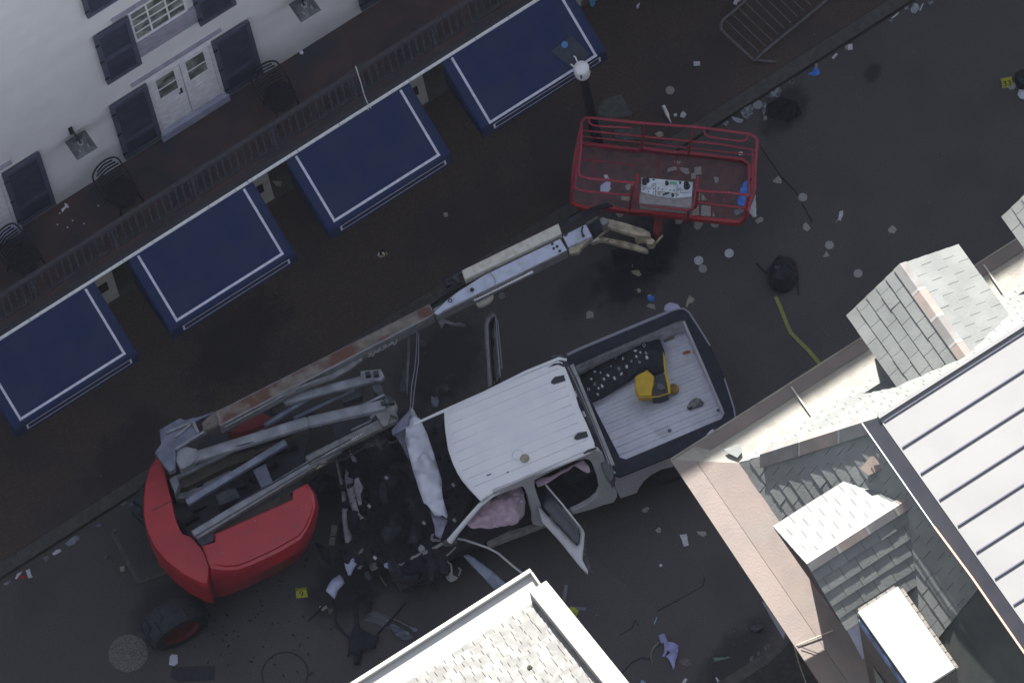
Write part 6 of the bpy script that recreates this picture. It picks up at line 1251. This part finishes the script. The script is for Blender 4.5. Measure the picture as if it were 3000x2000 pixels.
# lilac cloth
o = psheet('lilac_shirt', K(1880, 1780, 5.6, [(285, 465), (360, 425), (400, 480), (425, 560), (440, 575), (500, 562), (560, 590), (612, 630), (590, 660), (610, 690), (590, 780), (555, 870), (540, 1000), (520, 1038), (505, 980), (455, 870), (430, 830), (395, 800), (440, 760), (470, 740), (440, 705), (415, 720), (400, 770), (370, 805), (330, 795), (365, 740), (375, 660), (365, 580), (320, 590), (290, 520)]), .02, lilacc, amp=.07, fs=7, th=.006); tag(o, 'crumpled lilac cloth on the dark asphalt between the two roofs', 'cloth')
g = MB(); g.tube([P(x, y, .02) for x, y in K(1880, 1780, 5.6, [(290, 565), (230, 620), (190, 670), (160, 730), (145, 780), (150, 830), (180, 900)])], [.016, .018, .016, .012, .014, .006, .004], 6); o = g.build('cream_strip', A('cream_strip', (.16, .15, .12), .8)); tag(o, 'curved cream strip left of the lilac cloth', 'strip')
o = psheet('thin_stick', K(1880, 1780, 5.6, [(240, 150), (258, 152), (215, 270), (195, 265)]), .01, A('pale_blue', (.16, .26, .4), .7), amp=.005); tag(o, 'thin pale blue stick above the lilac cloth', 'stick')
NB = [([(2000, 640), (2040, 610), (2070, 680), (2030, 700)], 'pale numbered tag closest to the copper gutter at the bottom'), ([(2050, 590), (2085, 580), (2115, 645), (2090, 660)], 'second pale tag touching the numbered tag'), ([(1885, 730), (1930, 710), (1945, 760), (1905, 780)], 'small pale tag in the middle of the row by the kerb'), ([(1775, 800), (1830, 780), (1840, 850), (1800, 890), (1770, 860)], 'lower-left pale tag in the row by the kerb'), ([(1390, 795), (1430, 790), (1440, 815), (1405, 825)], 'tiny yellowish chip left of the row of tags')]
for pts, lab in NB: card(pts, lambda q: K(1880, 1780, 5.6, q), .008, lab, 'printed_tag', A('dim_tag', (.12, .125, .13), .8, (.06, .065, .07), 60, 3, .45, .55), 'tag', .006, 'pale tags by the lower kerb')
for i, (pts, lab) in enumerate([([(1780, 330), (1860, 280), (1960, 270), (2000, 300), (1970, 370), (1880, 400), (1800, 380)], 'dim crumpled bag near the copper gutter at the bottom'), ([(1500, 620), (1540, 590), (1570, 640), (1530, 670)], 'dim rag in the dark by the lower kerb'), ([(1720, 730), (1780, 700), (1800, 740), (1740, 760)], 'dim shred between the pale tags'), ([(1660, 540), (1740, 505), (1740, 530), (1690, 560)], 'dim flake above the pale tags')]):
    card(pts, lambda q: K(1880, 1780, 5.6, q), .01, lab, 'dim_bag', A('dim_litter', (.055, .057, .068), .8, (.04, .042, .052), 20, 5), 'rag', .05)
o = psheet('blue_grey_object', K(1880, 1780, 5.6, [(-10, 1180), (30, 1190), (70, 1225), (60, 1260), (-20, 1260)]), .02, A('pale_blue', (.16, .26, .4), .7), amp=.03); tag(o, 'pale blue crumple at the bottom edge near the parapet', 'litter')
# black debris trailing from the truck front
CD = lambda pts: K(900, 1650, 5.226, pts)
t = thing('torn_wheel_liner', 'black torn plastic and cables spread on the asphalt in front of the wrecked truck', 'debris', P(1050, 1830, 0))
for nm, pts, z, am in (('torn_liner', [(860, 400), (1000, 430), (1000, 640), (980, 720), (920, 770), (870, 800), (870, 600)], .1, .06), ('torn_liner', [(710, 980), (800, 980), (960, 1080), (1100, 1130), (1090, 1210), (1030, 1200), (1050, 1310), (950, 1320), (820, 1310), (800, 1560), (720, 1560), (720, 1380), (640, 1370), (640, 1180), (660, 1100)], .06, .08), ('torn_liner', [(560, 560), (640, 420), (700, 380), (830, 350), (900, 330), (1000, 430), (860, 480), (700, 600), (620, 640)], .15, .06)):
    psheet(nm, CD(pts), z, blackf, t, amp=am, th=.006)
g = MB()
for pts, r in (([(400, 560), (440, 700), (430, 850), (460, 950), (540, 1040), (660, 1140)], .022), ([(720, 500), (740, 700), (760, 900), (780, 1010)], .032), ([(1500, 600), (1400, 720), (1290, 850), (1180, 960), (1060, 1090)], .012), ([(10, 880), (120, 770), (230, 650), (330, 590)], .012), ([(620, 1420), (660, 1300)], .012), ([(840, 1310), (830, 1440), (810, 1560)], .01)):
    g.tube([P(x, y, .04) for x, y in CD(pts)], r, 6)
g.build('cable', blackf, t)
t = thing('clear_trim_strip', 'translucent ribbed bumper strip on the asphalt crossing under a black cable', 'trim strip', P(1130, 1830, 0))
psheet('ribbed_strip', CD([(875, 855), (920, 760), (1000, 705), (1270, 830), (1290, 860), (1190, 960), (1050, 900)]), .02, A('dim_ribbed', (.055, .058, .068), .3, (.045, .048, .058), 10, 4), t, amp=.01)
psheet('curved_end', CD([(1270, 900), (1420, 960), (1560, 1040), (1640, 1140), (1560, 1180), (1400, 1170), (1290, 1020), (1240, 960)]), .03, A('dim_bluish', (.065, .07, .10), .3, (.05, .055, .08), 10, 4), t, amp=.03)
psheet('pale_tip', CD([(1560, 960), (1690, 990), (1690, 1040), (1630, 1040)]), .03, A('dim_lilac', (.12, .125, .18), .4), t, amp=.02)
g = MB()
for pts in ([(990, 708), (1280, 830), (1400, 880), (1560, 965)], [(880, 855), (1050, 905), (1180, 960), (1270, 1000)], [(925, 765), (1220, 890)]): g.tube([P(x, y, .04) for x, y in CD(pts)], .006, 5)
g.build('bright_edge', A('edge_grey', (.14, .145, .155), .4), t)
for pts, lab, m in (([(180, 665), (230, 650), (215, 690)], 'small white chip left of the black cables', paperw), ([(215, 705), (290, 645), (320, 680), (260, 715), (230, 728)], 'white torn chunk left of the black cables', papb), ([(320, 690), (390, 690), (395, 730), (360, 790), (330, 770)], 'dull torn chunk touching the left black cable', A('brown_card', (.12, .10, .11), .85))):
    card(pts, CD, .02, lab, 'torn_foam', m, 'foam piece', .03)
g = MB(); g.tube([P(x, y, .02) for x, y in CD([(1110, 180), (1150, 250), (1185, 310), (1215, 340)])], .006, 5); o = g.build('thin_rod', papb); tag(o, 'thin pale rod beside the front wheel of the truck', 'rod')
# chips of black debris around, many small ones
rr = random.Random(20); pos = []
poly = [(560, 1720), (980, 1640), (1000, 1720), (900, 1960), (560, 1990), (640, 1800)]
g = MB(); k = 0
while k < 160:
    x, y = rr.uniform(500, 1350), rr.uniform(1560, 1990)
    if not inside((x, y), [(560, 1760), (900, 1600), (1010, 1600), (1000, 1720), (960, 1990), (560, 1990)]) and rr.random() > .15: continue
    c = P(x, y, .006); a = rr.uniform(0, 6.28); s_ = rr.uniform(.004, .03)**1; ex = Vector((cos(a), sin(a), 0)); ey = Vector((-sin(a), cos(a), 0))
    pp = [c+ex*s_*cos(t)*rr.uniform(.6, 1.4)+ey*s_*.6*sin(t)*rr.uniform(.6, 1.4) for t in (0, 1.1, 2.3, 3.4, 4.4, 5.4)]
    g.prism(pp, (0, 0, -.005)); k += 1
tag(g.build('black_shards', blackf), 'sprinkle of tiny black shards on the asphalt below the red hood', 'shards', None, 'stuff')
g = MB(); k = 0
while k < 150:
    x, y = rr.uniform(0, 3000), rr.uniform(0, 2000); z = .012 if P(x, y, 0).y < 1.1 and P(x, y, 0).y > -6.1 else .137
    c = P(x, y, z); a = rr.uniform(0, 6.28); s_ = rr.uniform(.003, .009); ex = Vector((cos(a), sin(a), 0)); ey = Vector((-sin(a), cos(a), 0))
    if c.y > 3.7 or c.y < -6: k += 1; continue
    g.prism([c+ex*s_, c+ey*s_*.7, c-ex*s_, c-ey*s_*.6], (0, 0, -.004)); k += 1
tag(g.build('paper_specks', papb), 'tiny pale specks of litter scattered over street and sidewalk', 'specks', None, 'stuff')
slabm = A('rubber_mat', (.018, .018, .024), .8, (.025, .025, .032), 10, 5)
o = slab('rubber_mat', [(505, 1952), (630, 1948), (628, 1990), (520, 1996), (498, 1980)], .012, .01, slabm); tag(o, 'dark rectangular rubber flap on the asphalt at the bottom left', 'mat')
o = psheet('silver_pipe', [(1284, 945), (1300, 935), (1320, 944), (1362, 950), (1362, 958), (1330, 955), (1304, 948), (1294, 962)], .3, A('dull_chrome', (.20, .20, .23), .3, (.12, .12, .14), 9, 5), amp=.03, th=.02); tag(o, 'short silver pipe on the asphalt just below the boom', 'pipe')
t = thing('white_box_bracket', 'cream plastic housing hanging under the pale boom label', 'housing', P(1420, 878, 1.4)); t.parent = lift; t.location = ORG[t]-LO
for k_ in ('label', 'category'): del t[k_]
lp = [P(x, y, 1.7) for x, y in [(1392, 888), (1398, 876), (1425, 862), (1443, 858), (1447, 868), (1436, 882), (1412, 895), (1398, 896)]]
loft('housing', [scaled(lp, .9, .02), lp, scaled(lp, .9, -.1)], boomc, t, smooth=True)
bpy.context.view_layer.update()

# ================================================================ AIR between the far camera and the street
hz = MB().bb(-75, 75, -85, 75, -1.0, 192).build('haze', A('air', (1, 1, 1)), None); tag(hz, None, None, None, 'stuff')
hm = bpy.data.materials.new('thin_air'); hm.use_nodes = True; n_ = hm.node_tree; n_.nodes.remove(n_.nodes['Principled BSDF'])
pv = n_.nodes.new('ShaderNodeVolumePrincipled'); pv.inputs['Color'].default_value = (.75, .80, 1, 1); pv.inputs['Density'].default_value = .00002
n_.links.new(pv.outputs[0], n_.nodes['Material Output'].inputs['Volume']); hz.data.materials.clear(); hz.data.materials.append(hm)
